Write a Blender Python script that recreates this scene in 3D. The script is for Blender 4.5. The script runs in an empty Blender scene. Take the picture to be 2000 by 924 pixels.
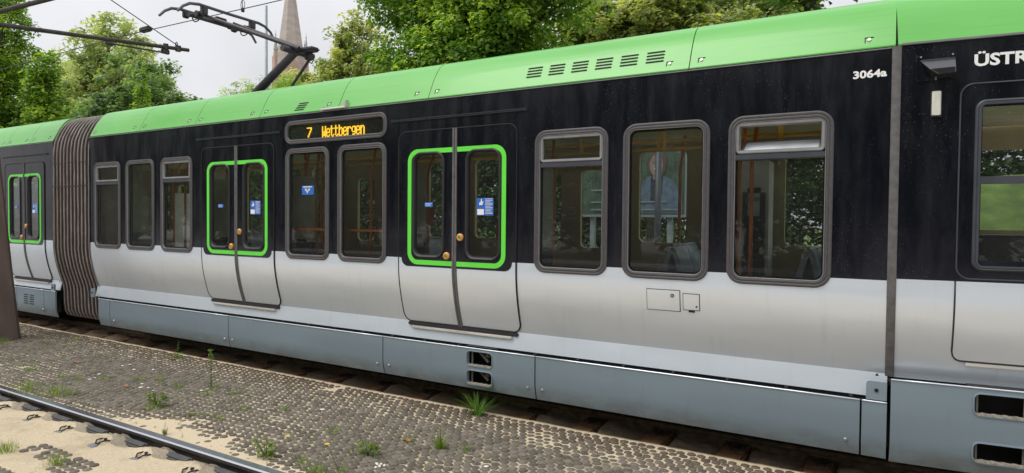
import bpy, bmesh, math, random
import numpy as np
from mathutils import Matrix, Vector
from mathutils.geometry import tessellate_polygon

random.seed(7); np.random.seed(7)
S = bpy.context.scene
COL = S.collection
R = math.radians

# ------------------------------------------------------------------ camera
cam = bpy.data.objects.new('camera', bpy.data.cameras.new('camera'))
COL.objects.link(cam); S.camera = cam
cam.data.sensor_width = 36; cam.data.lens = 22.5
cam.data.clip_start = 0.05; cam.data.clip_end = 3000
RM = ((0.8592936, 0.5114026, 0.0090481), (0.020547, -0.0168381, -0.9996471), (-0.5110698, 0.8591763, -0.0249767))
cam.matrix_world = Matrix(((RM[0][0], -RM[1][0], -RM[2][0], 0), (RM[0][1], -RM[1][1], -RM[2][1], 0),
                           (RM[0][2], -RM[1][2], -RM[2][2], 1.79), (0, 0, 0, 1)))

# ------------------------------------------------------------------ world, sun, exposure
SUN_EL, SUN_AZ = R(56), R(215)
w = bpy.data.worlds.new('World'); S.world = w; w.use_nodes = True
nt = w.node_tree; nt.nodes.clear()
out = nt.nodes.new('ShaderNodeOutputWorld'); bg = nt.nodes.new('ShaderNodeBackground')
sky = nt.nodes.new('ShaderNodeTexSky'); sky.sky_type = 'NISHITA'; sky.sun_disc = False
sky.sun_elevation = SUN_EL; sky.sun_rotation = SUN_AZ; sky.air_density = 1.5; sky.dust_density = 4
hs = nt.nodes.new('ShaderNodeHueSaturation'); hs.inputs['Saturation'].default_value = 0.25
nt.links.new(sky.outputs[0], hs.inputs['Color'])
# overcast cloud layer: brighter towards the zenith as a real overcast sky, softly mottled
tc = nt.nodes.new('ShaderNodeTexCoord'); sx = nt.nodes.new('ShaderNodeSeparateXYZ')
nt.links.new(tc.outputs['Generated'], sx.inputs[0])
mr = nt.nodes.new('ShaderNodeMapRange'); mr.inputs['From Min'].default_value = 0.0; mr.inputs['From Max'].default_value = 1.0
mr.inputs['To Min'].default_value = 7.4; mr.inputs['To Max'].default_value = 17.0
nt.links.new(sx.outputs['Z'], mr.inputs['Value'])
nz = nt.nodes.new('ShaderNodeTexNoise'); nz.inputs['Scale'].default_value = 3.0; nz.inputs['Detail'].default_value = 4
nt.links.new(tc.outputs['Generated'], nz.inputs['Vector'])
nm = nt.nodes.new('ShaderNodeMapRange'); nm.inputs['From Min'].default_value = 0.3; nm.inputs['From Max'].default_value = 0.7
nm.inputs['To Min'].default_value = 0.80; nm.inputs['To Max'].default_value = 1.10
nt.links.new(nz.outputs['Fac'], nm.inputs['Value'])
mu = nt.nodes.new('ShaderNodeMath'); mu.operation = 'MULTIPLY'
nt.links.new(mr.outputs[0], mu.inputs[0]); nt.links.new(nm.outputs[0], mu.inputs[1])
tint = nt.nodes.new('ShaderNodeVectorMath'); tint.operation = 'SCALE'; tint.inputs[0].default_value = (0.98, 0.985, 1.03)
nt.links.new(mu.outputs[0], tint.inputs['Scale'])
mx = nt.nodes.new('ShaderNodeMix'); mx.data_type = 'RGBA'; mx.inputs['Factor'].default_value = 0.85
nt.links.new(hs.outputs[0], mx.inputs[6]); nt.links.new(tint.outputs[0], mx.inputs[7])
nt.links.new(mx.outputs[2], bg.inputs['Color']); bg.inputs['Strength'].default_value = 0.1
nt.links.new(bg.outputs[0], out.inputs[0])
sun = bpy.data.objects.new('sun', bpy.data.lights.new('sun', 'SUN')); COL.objects.link(sun)
sun.data.energy = 1.8; sun.data.angle = R(35); sun.data.color = (1, 0.96, 0.9)
sun.location = (-5, -10, 20)
sd = Vector((math.sin(SUN_AZ) * math.cos(SUN_EL), math.cos(SUN_AZ) * math.cos(SUN_EL), math.sin(SUN_EL)))
sun.rotation_euler = (-sd).to_track_quat('-Z', 'Y').to_euler()
S.view_settings.view_transform = 'Standard'; S.view_settings.look = 'None'
S.view_settings.exposure = 0.0; S.view_settings.gamma = 1
S.cycles.transparent_max_bounces = 16; S.cycles.max_bounces = 8

# ------------------------------------------------------------------ materials
class NT:
    def __init__(s, name):
        s.m = bpy.data.materials.new(name); s.m.use_nodes = True; s.t = s.m.node_tree
        s.b = s.t.nodes['Principled BSDF']; s.o = s.t.nodes['Material Output']
        s.pos = None
    def n(s, typ, **kw):
        nd = s.t.nodes.new(typ)
        for k, v in kw.items():
            if k in nd.inputs: nd.inputs[k].default_value = v
            else: setattr(nd, k, v)
        return nd
    def l(s, a, b): s.t.links.new(a, b)
    def P(s):
        if s.pos is None: s.pos = s.n('ShaderNodeNewGeometry').outputs['Position']
        return s.pos
    def mapped(s, scale):
        v = s.n('ShaderNodeVectorMath', operation='MULTIPLY'); s.l(s.P(), v.inputs[0]); v.inputs[1].default_value = scale
        return v.outputs[0]
    def noise(s, scale=1, detail=4, stretch=(1, 1, 1), rough=0.5):
        nd = s.n('ShaderNodeTexNoise'); nd.inputs['Scale'].default_value = scale; nd.inputs['Detail'].default_value = detail
        nd.inputs['Roughness'].default_value = rough
        s.l(s.mapped(stretch), nd.inputs['Vector']); return nd.outputs['Fac']
    def remap(s, v, a, b, c, d):
        nd = s.n('ShaderNodeMapRange'); s.l(v, nd.inputs['Value'])
        for i, x in zip(('From Min', 'From Max', 'To Min', 'To Max'), (a, b, c, d)): nd.inputs[i].default_value = x
        return nd.outputs[0]
    def mix(s, f, a, b):
        nd = s.n('ShaderNodeMix', data_type='RGBA')
        for x, i in ((f, 0), (a, 6), (b, 7)):
            if hasattr(x, 'is_output'): s.l(x, nd.inputs[i])
            elif i == 0: nd.inputs[0].default_value = x
            else: nd.inputs[i].default_value = (*x, 1)
        return nd.outputs[2]
    def base(s, c):
        if hasattr(c, 'is_output'): s.l(c, s.b.inputs['Base Color'])
        else: s.b.inputs['Base Color'].default_value = (*c, 1)
    def bump(s, h, strength=0.3, dist=0.01):
        nd = s.n('ShaderNodeBump'); nd.inputs['Strength'].default_value = strength; nd.inputs['Distance'].default_value = dist
        s.l(h, nd.inputs['Height']); s.l(nd.outputs[0], s.b.inputs['Normal'])

def pm(name, c, rough=0.5, metal=0.0, var=0.15, scale=6, stretch=(1, 1, 1), bump=0.0, bscale=40, spec=0.5):
    k = NT(name)
    d = tuple(x * (1 - var) for x in c); e = tuple(min(1, x * (1 + var)) for x in c)
    k.base(k.mix(k.remap(k.noise(scale, 5, stretch), 0.3, 0.7, 0, 1), d, e))
    k.b.inputs['Roughness'].default_value = rough; k.b.inputs['Metallic'].default_value = metal
    k.b.inputs['Specular IOR Level'].default_value = spec
    if bump: k.bump(k.noise(bscale, 4), bump)
    return k.m

def rain_specks(k, scale, thr):
    vo = k.n('ShaderNodeTexVoronoi'); vo.inputs['Scale'].default_value = scale
    k.l(k.mapped((1, 1, 0.75)), vo.inputs['Vector'])
    d = k.remap(vo.outputs['Distance'], thr * 0.6, thr, 1, 0)
    sel = k.n('ShaderNodeSeparateColor'); k.l(vo.outputs['Color'], sel.inputs[0])
    g = k.remap(sel.outputs[0], 0.50, 0.70, 0, 1)
    area = k.remap(k.noise(1.8, 3), 0.42, 0.62, 0.15, 1)
    m1 = k.n('ShaderNodeMath', operation='MULTIPLY'); k.l(d, m1.inputs[0]); k.l(g, m1.inputs[1])
    m2 = k.n('ShaderNodeMath', operation='MULTIPLY'); k.l(m1.outputs[0], m2.inputs[0]); k.l(area, m2.inputs[1])
    return m2.outputs[0]

def mk_black():
    k = NT('black_paint')
    sp = rain_specks(k, 80, 0.16)
    dust = k.remap(k.noise(4.0, 7, (1.6, 1, 0.28), 0.7), 0.42, 0.78, 0, 1)
    c = k.mix(dust, (0.0045, 0.0047, 0.0085), (0.013, 0.0135, 0.019))
    k.base(k.mix(sp, c, (0.17, 0.175, 0.19)))
    k.l(k.remap(dust, 0, 1, 0.16, 0.34), k.b.inputs['Roughness'])
    k.b.inputs['Specular IOR Level'].default_value = 0.42
    k.bump(k.noise(1.4, 2, (0.6, 1, 1.3)), 0.4, 0.02)
    return k.m
def mk_silver():
    k = NT('silver_paint')
    c = k.mix(k.remap(k.noise(1.2, 4, (0.25, 1, 2.2)), 0.35, 0.65, 0, 1), (0.73, 0.79, 0.86), (0.77, 0.82, 0.89))
    k.base(k.mix(k.remap(k.noise(70, 2), 0.6, 0.8, 0, 0.3), c, (0.66, 0.67, 0.68)))
    sy_ = k.n('ShaderNodeSeparateXYZ'); k.l(k.P(), sy_.inputs[0])
    st = k.remap(k.noise(5, 6, (2.2, 1, .16), 0.7), 0.55, 0.75, 0, 0.22)      # rain streaks and road film
    c2 = k.mix(st, c, (0.46, 0.46, 0.45)); k.base(c2)
    k.b.inputs['Metallic'].default_value = 0.6; k.b.inputs['Roughness'].default_value = 0.32
    k.bump(k.noise(1.6, 2, (0.55, 1, 1.5)), 0.5, 0.02)
    return k.m
def mk_skirt():
    k = NT('slate_grey_paint')
    c = k.mix(k.remap(k.noise(1.5, 4, (0.3, 1, 2)), 0.35, 0.65, 0, 1), (0.212, 0.274, 0.322), (0.238, 0.306, 0.356))
    c = k.mix(k.remap(k.noise(6, 6, (2.0, 1, .2), 0.7), 0.56, 0.76, 0, 0.35), c, (0.15, 0.165, 0.165))
    sz = k.n('ShaderNodeSeparateXYZ'); k.l(k.P(), sz.inputs[0])
    low = k.n('ShaderNodeMath', operation='MULTIPLY'); k.l(k.remap(sz.outputs['Z'], .36, .18, 0, 1), low.inputs[0]); k.l(k.remap(k.noise(9, 6, (.5, 1, 1), .7), .42, .7, 0, .7), low.inputs[1])
    c = k.mix(low.outputs[0], c, (0.13, 0.115, 0.095))          # brake dust and splash along the lower edge
    k.base(k.mix(k.remap(k.noise(34, 3, (.25, 1, 1.6)), 0.70, 0.76, 0, 0.3), c, (0.34, 0.37, 0.38)))
    k.b.inputs['Metallic'].default_value = 0.3; k.b.inputs['Roughness'].default_value = 0.4
    return k.m
def mk_green():
    k = NT('green_paint')
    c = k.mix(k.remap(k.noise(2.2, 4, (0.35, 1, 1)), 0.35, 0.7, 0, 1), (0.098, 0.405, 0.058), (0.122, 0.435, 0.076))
    dirt = k.remap(k.noise(9, 6, (0.09, 2, 5.0), 0.7), 0.56, 0.72, 0, 0.45)  # lengthwise streaks: dirt plus dark reflected lines painted into the green
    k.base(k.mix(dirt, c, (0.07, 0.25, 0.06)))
    k.b.inputs['Roughness'].default_value = 0.34; k.b.inputs['Coat Weight'].default_value = 0.15; k.b.inputs['Coat Roughness'].default_value = 0.08
    return k.m
def mk_glass(name, tintc, spec=0.75):
    k = NT(name); k.t.nodes.remove(k.b)
    tr = k.n('ShaderNodeBsdfTransparent'); tr.inputs[0].default_value = (*tintc, 1)
    gl = k.n('ShaderNodeBsdfGlossy'); gl.inputs['Roughness'].default_value = 0.015; gl.inputs[0].default_value = (0.95, 0.97, 1, 1)
    fr = k.n('ShaderNodeFresnel'); fr.inputs['IOR'].default_value = 1.52
    f2 = k.n('ShaderNodeMath', operation='MULTIPLY'); k.l(fr.outputs[0], f2.inputs[0]); f2.inputs[1].default_value = spec * 2
    m = k.n('ShaderNodeMixShader'); k.l(f2.outputs[0], m.inputs[0]); k.l(tr.outputs[0], m.inputs[1]); k.l(gl.outputs[0], m.inputs[2])
    df = k.n('ShaderNodeBsdfDiffuse'); df.inputs[0].default_value = (0.55, 0.56, 0.56, 1)
    sp = rain_specks(k, 75, 0.16)
    film = k.n('ShaderNodeMath', operation='ADD'); k.l(sp, film.inputs[0]); film.inputs[1].default_value = 0.018
    m2 = k.n('ShaderNodeMixShader'); k.l(film.outputs[0], m2.inputs[0]); k.l(m.outputs[0], m2.inputs[1]); k.l(df.outputs[0], m2.inputs[2])
    k.l(m2.outputs[0], k.o.inputs[0]); return k.m
def mk_emit(name, c, s):
    k = NT(name); k.base((0, 0, 0)); k.b.inputs['Emission Color'].default_value = (*c, 1); k.b.inputs['Emission Strength'].default_value = s
    return k.m
def mk_ground(name, attr=False, ca=(0.72, 0.61, 0.43), cb=(0.50, 0.41, 0.28), cd=(0.27, 0.235, 0.18), moss=(0.21, 0.20, 0.08)):
    k = NT(name)
    g = k.remap(k.noise(140, 3, (1, 1, 1), 0.7), 0.36, 0.66, 0, 1)
    c = k.mix(g, cb, ca)
    if attr:
        a = k.n('ShaderNodeAttribute', attribute_name='soil')
        fine = k.noise(26, 6, (1, 1, 1), 0.7)
        ad = k.n('ShaderNodeMath', operation='ADD'); k.l(a.outputs['Fac'], ad.inputs[0]); k.l(fine, ad.inputs[1])
        dark = k.mix(k.remap(k.noise(60, 4), 0.5, 0.64, 0, 0.8), cd, moss)
        c = k.mix(k.remap(ad.outputs[0], 0.85, 1.15, 0, 1), c, dark)
    else:
        c = k.mix(k.remap(k.noise(3, 5, (1, 1, 1), 0.65), 0.5, 0.74, 0, 0.65), c, tuple(x * 0.5 for x in cb))
        c = k.mix(k.remap(k.noise(38, 5, (1, 1, 1), 0.8), 0.40, 0.66, 0, 0.45), c, tuple(x * 0.62 for x in cb))
    k.base(c); k.b.inputs['Roughness'].default_value = 0.95; k.b.inputs['Specular IOR Level'].default_value = 0.15
    k.bump(k.noise(85, 4, (1, 1, 1), 0.75), 0.8, 0.010)
    return k.m
def mk_leaf(name, dark, mid, light, trans=0.48):
    k = NT(name)
    a = k.n('ShaderNodeAttribute', attribute_name='tone')
    c = k.mix(k.remap(a.outputs['Fac'], 0.0, 0.5, 0, 1), dark, mid)
    c = k.mix(k.remap(a.outputs['Fac'], 0.5, 1.0, 0, 1), c, light)
    k.base(c); k.b.inputs['Roughness'].default_value = 0.42; k.b.inputs['Specular IOR Level'].default_value = 0.35
    tl = k.n('ShaderNodeBsdfTranslucent'); hv = k.n('ShaderNodeMix', data_type='RGBA', blend_type='MULTIPLY'); hv.inputs[0].default_value = 1
    k.l(c, hv.inputs[6]); hv.inputs[7].default_value = (1.5, 1.7, 0.5, 1); k.l(hv.outputs[2], tl.inputs[0])
    m = k.n('ShaderNodeMixShader'); m.inputs[0].default_value = trans
    k.l(k.b.outputs[0], m.inputs[1]); k.l(tl.outputs[0], m.inputs[2]); k.l(m.outputs[0], k.o.inputs[0])
    return k.m

M = dict(
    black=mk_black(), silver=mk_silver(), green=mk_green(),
    skirt=mk_skirt(),
    lime=pm('lime_print', (0.13, 0.72, 0.06), 0.4, 0, 0.03),
    rubber=pm('grey_rubber', (0.068, 0.064, 0.066), 0.5, 0, 0.14, 45, bump=0.2, bscale=120),
    dark_rubber=pm('dark_rubber', (0.02, 0.02, 0.022), 0.5),
    seam=pm('seam_rubber', (0.105, 0.10, 0.10), 0.6, 0, 0.25, 25),
    gap=pm('dark_gap', (0.006, 0.006, 0.007), 0.8),
    alu=pm('aluminium', (0.60, 0.58, 0.55), 0.4, 0.45, 0.15, 12, (0.2, 1, 1)),
    tread=pm('dusty_tread', (0.33, 0.30, 0.25), 0.7, 0.2, .4, 60), steel_bolt=pm('zinc_bolt', (0.5, 0.5, 0.5), 0.35, 0.9),
    bellow=pm('bellows_fabric', (0.060, 0.047, 0.040), 0.8, 0, 0.3, 9, (1, 1, .3), 0.2),
    bellow_rib=pm('bellows_piping', (0.27, 0.235, 0.21), 0.65, 0, 0.3, 8, (1, 1, .5)),
    glass=mk_glass('tinted_glass', (0.80, 0.84, 0.82)), clear=mk_glass('clear_glass', (0.80, 0.85, 0.83)),
    transom=pm('window_transom', (0.045, 0.05, 0.062), 0.42), sash=pm('sash_frame', (0.24, 0.24, 0.245), 0.42, 0.2),
    led=mk_emit('amber_leds', (1.0, 0.56, 0.03), 1.6),
    white=pm('white_print', (0.8, 0.8, 0.78), 0.5, 0, 0.04),
    blue=pm('blue_sticker', (0.02, 0.13, 0.48), 0.45, 0, 0.05), lightblue=pm('sticker_text_blue', (0.45, 0.6, 0.85), 0.5),
    orange=pm('orange_button', (0.80, 0.27, 0.03), 0.35), button_ring=pm('button_ring', (0.75, 0.36, 0.14), 0.4), button_green=pm('button_green', (0.02, 0.3, 0.09), 0.4),
    pole=pm('orange_pole', (0.66, 0.18, 0.035), 0.35), redbox=pm('validator_red', (0.42, 0.07, 0.025), 0.4), strap=pm('yellow_strap', (0.85, 0.50, 0.05), 0.5),
    inwall=pm('interior_panel', (0.44, 0.35, 0.17), 0.6, 0, 0.08), infloor=pm('interior_floor', (0.22, 0.20, 0.17), 0.7),
    ceil=pm('interior_ceiling', (0.66, 0.58, 0.38), 0.6), screen=pm('screen_panel', (0.72, 0.74, 0.72), 0.5), seatc=pm('seat_shell', (0.36, 0.45, 0.53), 0.45),
    cushion=pm('seat_cushion', (0.05, 0.06, 0.07), 0.9), indark=pm('interior_dark', (0.02, 0.02, 0.022), 0.6), paper=pm('notice_paper', (0.62, 0.72, 0.72), 0.7),
    roof=pm('roof_grey', (0.2, 0.21, 0.21), 0.6), under=pm('underframe', (0.018, 0.017, 0.017), 0.8),
    panto=pm('pantograph_metal', (0.055, 0.05, 0.055), 0.5, 0.3, 0.3), carbon=pm('carbon_strip', (0.10, 0.10, 0.11), 0.45, 0.3),
    wire=pm('copper_wire', (0.05, 0.055, 0.055), 0.5, 0.5), tube=pm('bracket_tube', (0.055, 0.046, 0.04), 0.6, 0.2, 0.35, 14), isol=pm('insulator_brown', (0.06, 0.03, 0.02), 0.3),
    galv=pm('galvanised_pole', (0.25, 0.29, 0.29), 0.5, 0.4),
    rail_side=pm('rail_dark_steel', (0.040, 0.035, 0.034), 0.6, 0.3, 0.35, 25, bump=0.3), rail_top=pm('polished_rail', (0.50, 0.52, 0.56), 0.22, 0.95, 0.1, 20, (0.05, 1, 1)),
    rail_rust=pm('rusty_rail', (0.21, 0.145, 0.10), 0.8, 0.1, 0.4, 14, bump=0.3),
    clip=pm('rail_clip', (0.035, 0.032, 0.034), 0.55, 0.3, 0.3, 30), clip_plate=pm('clip_plate', (0.16, 0.17, 0.19), 0.6, 0.1, 0.2, 40), pad=pm('rail_pad', (0.06, 0.06, 0.062), 0.75, 0, 0.3, 30, bump=0.3),
    sleeper=pm('rust_stained_sleeper', (0.17, 0.085, 0.04), 0.9, 0, 0.4, 12, bump=0.4), heap=mk_ground('sand_heap', False, (0.46, 0.40, 0.30), (0.28, 0.24, 0.18)),
    sand=mk_ground('sand', False), bed=mk_ground('joint_sand', True), gravel=mk_ground('dark_ballast', False, (0.40, 0.31, 0.22), (0.20, 0.15, 0.10)),
    ground=mk_ground('ground', False, (0.34, 0.33, 0.30), (0.26, 0.25, 0.23)),
    grass=pm('lawn', (0.10, 0.16, 0.028), 0.9, 0, 0.35, 3, bump=0.3), asphalt=pm('asphalt', (0.09, 0.09, 0.092), 0.9, 0, 0.2, 30), kerb=pm('kerb_concrete', (0.62, 0.61, 0.58), 0.85, 0, 0.15),
    post=pm('brown_post_paint', (0.115, 0.082, 0.067), 0.75, 0, 0.22, 5, (1, 1, .4), 0.3, 30), crack=pm('paint_crack', (0.018, 0.013, 0.011), 0.9), chalk=pm('faint_scrawl', (0.32, 0.28, 0.26), 0.8),
    bark=pm('bark', (0.06, 0.047, 0.035), 0.9, 0, 0.4, 8, (1, 1, .3), 0.6, 20),
    oak=mk_leaf('oak_leaf', (0.037, 0.088, 0.020), (0.140, 0.266, 0.049), (0.488, 0.590, 0.126)),
    lime_leaf=mk_leaf('hornbeam_leaf', (0.055, 0.118, 0.020), (0.201, 0.325, 0.049), (0.439, 0.531, 0.098)),
    maple=mk_leaf('maple_leaf', (0.061, 0.112, 0.053), (0.177, 0.266, 0.126), (0.390, 0.472, 0.252)),
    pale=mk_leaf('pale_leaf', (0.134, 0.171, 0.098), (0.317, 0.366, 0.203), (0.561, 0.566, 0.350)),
    olive=mk_leaf('olive_leaf', (0.079, 0.112, 0.039), (0.244, 0.295, 0.105), (0.573, 0.543, 0.280)),
    willow=mk_leaf('willow_leaf', (0.146, 0.224, 0.063), (0.305, 0.425, 0.119), (0.512, 0.614, 0.210)),
    hedge_leaf=mk_leaf('hedge_leaf', (0.018, 0.04, 0.012), (0.05, 0.09, 0.025), (0.12, 0.18, 0.05)),
    weed=mk_leaf('weed_leaf', (0.06, 0.10, 0.018), (0.15, 0.235, 0.045), (0.38, 0.42, 0.11)), blade=mk_leaf('grass_blade', (0.04, 0.11, 0.02), (0.09, 0.20, 0.035), (0.24, 0.36, 0.09)),
    petal=pm('petal', (0.75, 0.73, 0.70), 0.7, 0, 0.1), yellow=pm('flower_yellow', (0.85, 0.55, 0.02), 0.6), dry=pm('dry_leaf', (0.34, 0.16, 0.07), 0.8, 0, 0.35, 30),
    stone_a=None, brick=pm('church_brick', (0.45, 0.31, 0.26), 0.9, 0, 0.18, 0.5), slate=pm('spire_slates', (0.42, 0.355, 0.32), 0.7, 0, 0.15, 0.35, (1, 1, 3)), copper=pm('green_copper', (0.33, 0.35, 0.33), 0.7),  # brick and slate colours paled to paint in distance haze
    dark_open=pm('belfry_opening', (0.05, 0.04, 0.04), 0.9),
    poster_green=pm('poster_green', (0.05, 0.085, 0.055), 0.6, 0, 0.5, 4), skin=pm('poster_skin', (0.27, 0.19, 0.165), 0.6), hair=pm('poster_hair', (0.10, 0.06, 0.045), 0.6), jacket=pm('poster_jacket', (0.10, 0.14, 0.20), 0.6, 0, 0.3, 8), shirt=pm('poster_shirt', (0.03, 0.03, 0.045), 0.6),
)
def mk_stone():
    k = NT('dark_sett')
    oi = k.n('ShaderNodeObjectInfo')
    at = k.n('ShaderNodeAttribute', attribute_name='tone')
    ad = k.n('ShaderNodeMath', operation='ADD'); k.l(oi.outputs['Random'], ad.inputs[0]); k.l(at.outputs['Fac'], ad.inputs[1])
    fr = k.n('ShaderNodeMath', operation='FRACT'); k.l(ad.outputs[0], fr.inputs[0])
    c = k.mix(fr.outputs[0], (0.094, 0.080, 0.065), (0.172, 0.150, 0.122))
    c = k.mix(k.remap(k.noise(55, 5, (1, 1, 1), 0.75), 0.50, 0.76, 0, 0.55), c, (0.34, 0.30, 0.235))
    sy = k.n('ShaderNodeSeparateXYZ'); k.l(k.P(), sy.inputs[0])
    c = k.mix(k.remap(sy.outputs['Y'], 4.55, 5.05, 0, 0.6), c, (0.075, 0.045, 0.026))   # rust dust thrown off the rail
    k.base(c); k.b.inputs['Roughness'].default_value = 0.9; k.b.inputs['Specular IOR Level'].default_value = 0.25
    k.bump(k.noise(120, 4), 0.4, 0.004); return k.m
M['stone'] = mk_stone()

# ------------------------------------------------------------------ object helpers
LOC = {}
def link(o, parent=None, loc=None):
    COL.objects.link(o)
    w = Vector(loc) if loc is not None else Vector((0, 0, 0))
    if parent is not None:
        o.parent = parent; o.matrix_parent_inverse = Matrix.Identity(4)
        o.location = w - LOC[parent.name]
    else: o.location = w
    LOC[o.name] = w
    return o
def thing(name, label, cat, loc, group=None, kind=None):
    o = bpy.data.objects.new(name, None); o.empty_display_size = 0.2
    link(o, None, loc)
    if label: o['label'] = label
    if cat: o['category'] = cat
    if group: o['group'] = group
    if kind: o['kind'] = kind
    return o
def tag(o, label=None, cat=None, group=None, kind=None):
    for k, v in (('label', label), ('category', cat), ('group', group), ('kind', kind)):
        if v: o[k] = v
    return o
def inst(name, mesh, parent, loc, rot=None, scale=None):
    o = bpy.data.objects.new(name, mesh); link(o, parent, loc)
    if rot: o.rotation_euler = rot
    if scale is not None: o.scale = scale if hasattr(scale, '__len__') else (scale,) * 3
    return o

class MB:
    """collects boxes, tubes, rings into one mesh"""
    def __init__(s): s.v = []; s.f = []; s.m = []; s.cur = 0
    def add(s, vs, fs):
        b = len(s.v); s.v += [tuple(p) for p in vs]
        for f in fs: s.f.append([b + i for i in f]); s.m.append(s.cur)
        return s
    def box(s, x0, x1, y0, y1, z0, z1, bev=0.0):
        if bev <= 0:
            vs = [(x, y, z) for x in (x0, x1) for y in (y0, y1) for z in (z0, z1)]
            return s.add(vs, [(0, 1, 3, 2), (4, 6, 7, 5), (0, 4, 5, 1), (2, 3, 7, 6), (0, 2, 6, 4), (1, 5, 7, 3)])
        bm = bmesh.new(); bmesh.ops.create_cube(bm, size=1)
        for v in bm.verts:
            v.co = Vector(((x0 + x1) / 2 + v.co.x * (x1 - x0), (y0 + y1) / 2 + v.co.y * (y1 - y0), (z0 + z1) / 2 + v.co.z * (z1 - z0)))
        bmesh.ops.bevel(bm, geom=bm.edges[:], offset=bev, segments=2, affect='EDGES')
        bm.verts.index_update()
        s.add([v.co for v in bm.verts], [[v.index for v in f.verts] for f in bm.faces]); bm.free(); return s
    def tube(s, pts, r, n=8, cap=True, closed=False):
        pts = [Vector(p) for p in pts]; k = len(pts)
        rs = r if hasattr(r, '__len__') else [r] * k
        vs = []; up = None
        for i, p in enumerate(pts):
            a = pts[i - 1] if (i > 0 or closed) else p; b = pts[(i + 1) % k] if (i < k - 1 or closed) else p
            t = (b - a).normalized()
            if up is None:
                up = Vector((0, 0, 1)) if abs(t.z) < 0.9 else Vector((1, 0, 0))
            u = (up - t * up.dot(t)).normalized(); up = u; vv = t.cross(u)
            for j in range(n):
                an = 2 * math.pi * j / n
                vs.append(p + (u * math.cos(an) + vv * math.sin(an)) * rs[i])
        fs = []
        for i in range(k if closed else k - 1):
            i2 = (i + 1) % k
            for j in range(n):
                fs.append((i * n + j, i * n + (j + 1) % n, i2 * n + (j + 1) % n, i2 * n + j))
        if cap and not closed: fs += [tuple(range(n))[::-1], tuple((k - 1) * n + j for j in range(n))]
        return s.add(vs, fs)
    def loft(s, rings, closed=True, cap=False):
        n = len(rings[0]); vs = [p for r in rings for p in r]; fs = []
        for i in range(len(rings) - 1):
            for j in range(n if closed else n - 1):
                fs.append((i * n + j, i * n + (j + 1) % n, (i + 1) * n + (j + 1) % n, (i + 1) * n + j))
        if cap: fs += [tuple(range(n))[::-1], tuple((len(rings) - 1) * n + j for j in range(n))]
        return s.add(vs, fs)
    def build(s, name, mats, parent=None, smooth=False, ang=None):
        me = bpy.data.meshes.new(name); me.from_pydata(s.v, [], s.f)
        if not isinstance(mats, (list, tuple)): mats = [mats]
        for m in mats: me.materials.append(m)
        if len(mats) > 1: me.polygons.foreach_set('material_index', s.m)
        bm = bmesh.new(); bm.from_mesh(me); bmesh.ops.recalc_face_normals(bm, faces=bm.faces[:]); bm.to_mesh(me); bm.free()
        if smooth:
            me.shade_smooth()
            if ang: me.set_sharp_from_angle(angle=R(ang))
        me.update()
        o = bpy.data.objects.new(name, me); link(o, parent, LOC[parent.name] if parent is not None else None)
        if parent is not None:                       # vertices were given in world space: shift them to the parent's origin
            me.transform(Matrix.Translation(-LOC[parent.name]))
        return o

def rrect(x0, x1, z0, z1, r, n=6, corners=(1, 1, 1, 1)):
    """rounded rectangle in xz, counter-clockwise from the lower left; corners = ll, lr, ur, ul"""
    P = []
    for (cx, cz, a0), on in zip(((x0 + r, z0 + r, 180), (x1 - r, z0 + r, 270), (x1 - r, z1 - r, 0), (x0 + r, z1 - r, 90)), corners):
        for i in range(n + 1):
            a = R(a0 + 90 * i / n)
            if on: P.append((cx + r * math.cos(a), cz + r * math.sin(a)))
            else:
                P.append((cx + r * (1 if math.cos(R(a0 + 45)) > 0 else -1), cz + r * (1 if math.sin(R(a0 + 45)) > 0 else -1))); break
    return P

# ------------------------------------------------------------------ tram body shape
YW = 5.0                                   # near face of the tram
BAND = True
def yp(z):
    if z >= 1.32: return YW
    if z >= 0.755: return YW + 0.115 * ((1.32 - z) / 0.565) ** 1.7
    if z < 0 or not BAND: return YW + 0.115
    return YW + 0.112 - 0.23 * (0.755 - z)
def dyp(z):
    return (yp(z + 0.004) - yp(z - 0.004)) / 0.008
TAPER = R(6)
def main_xf(x, y, z): return (x, y, z)
def cab_xf(x, y, z):
    return (x * math.cos(TAPER) - (y - YW) * math.sin(TAPER), YW + x * math.sin(TAPER) + (y - YW) * math.cos(TAPER), z)

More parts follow.
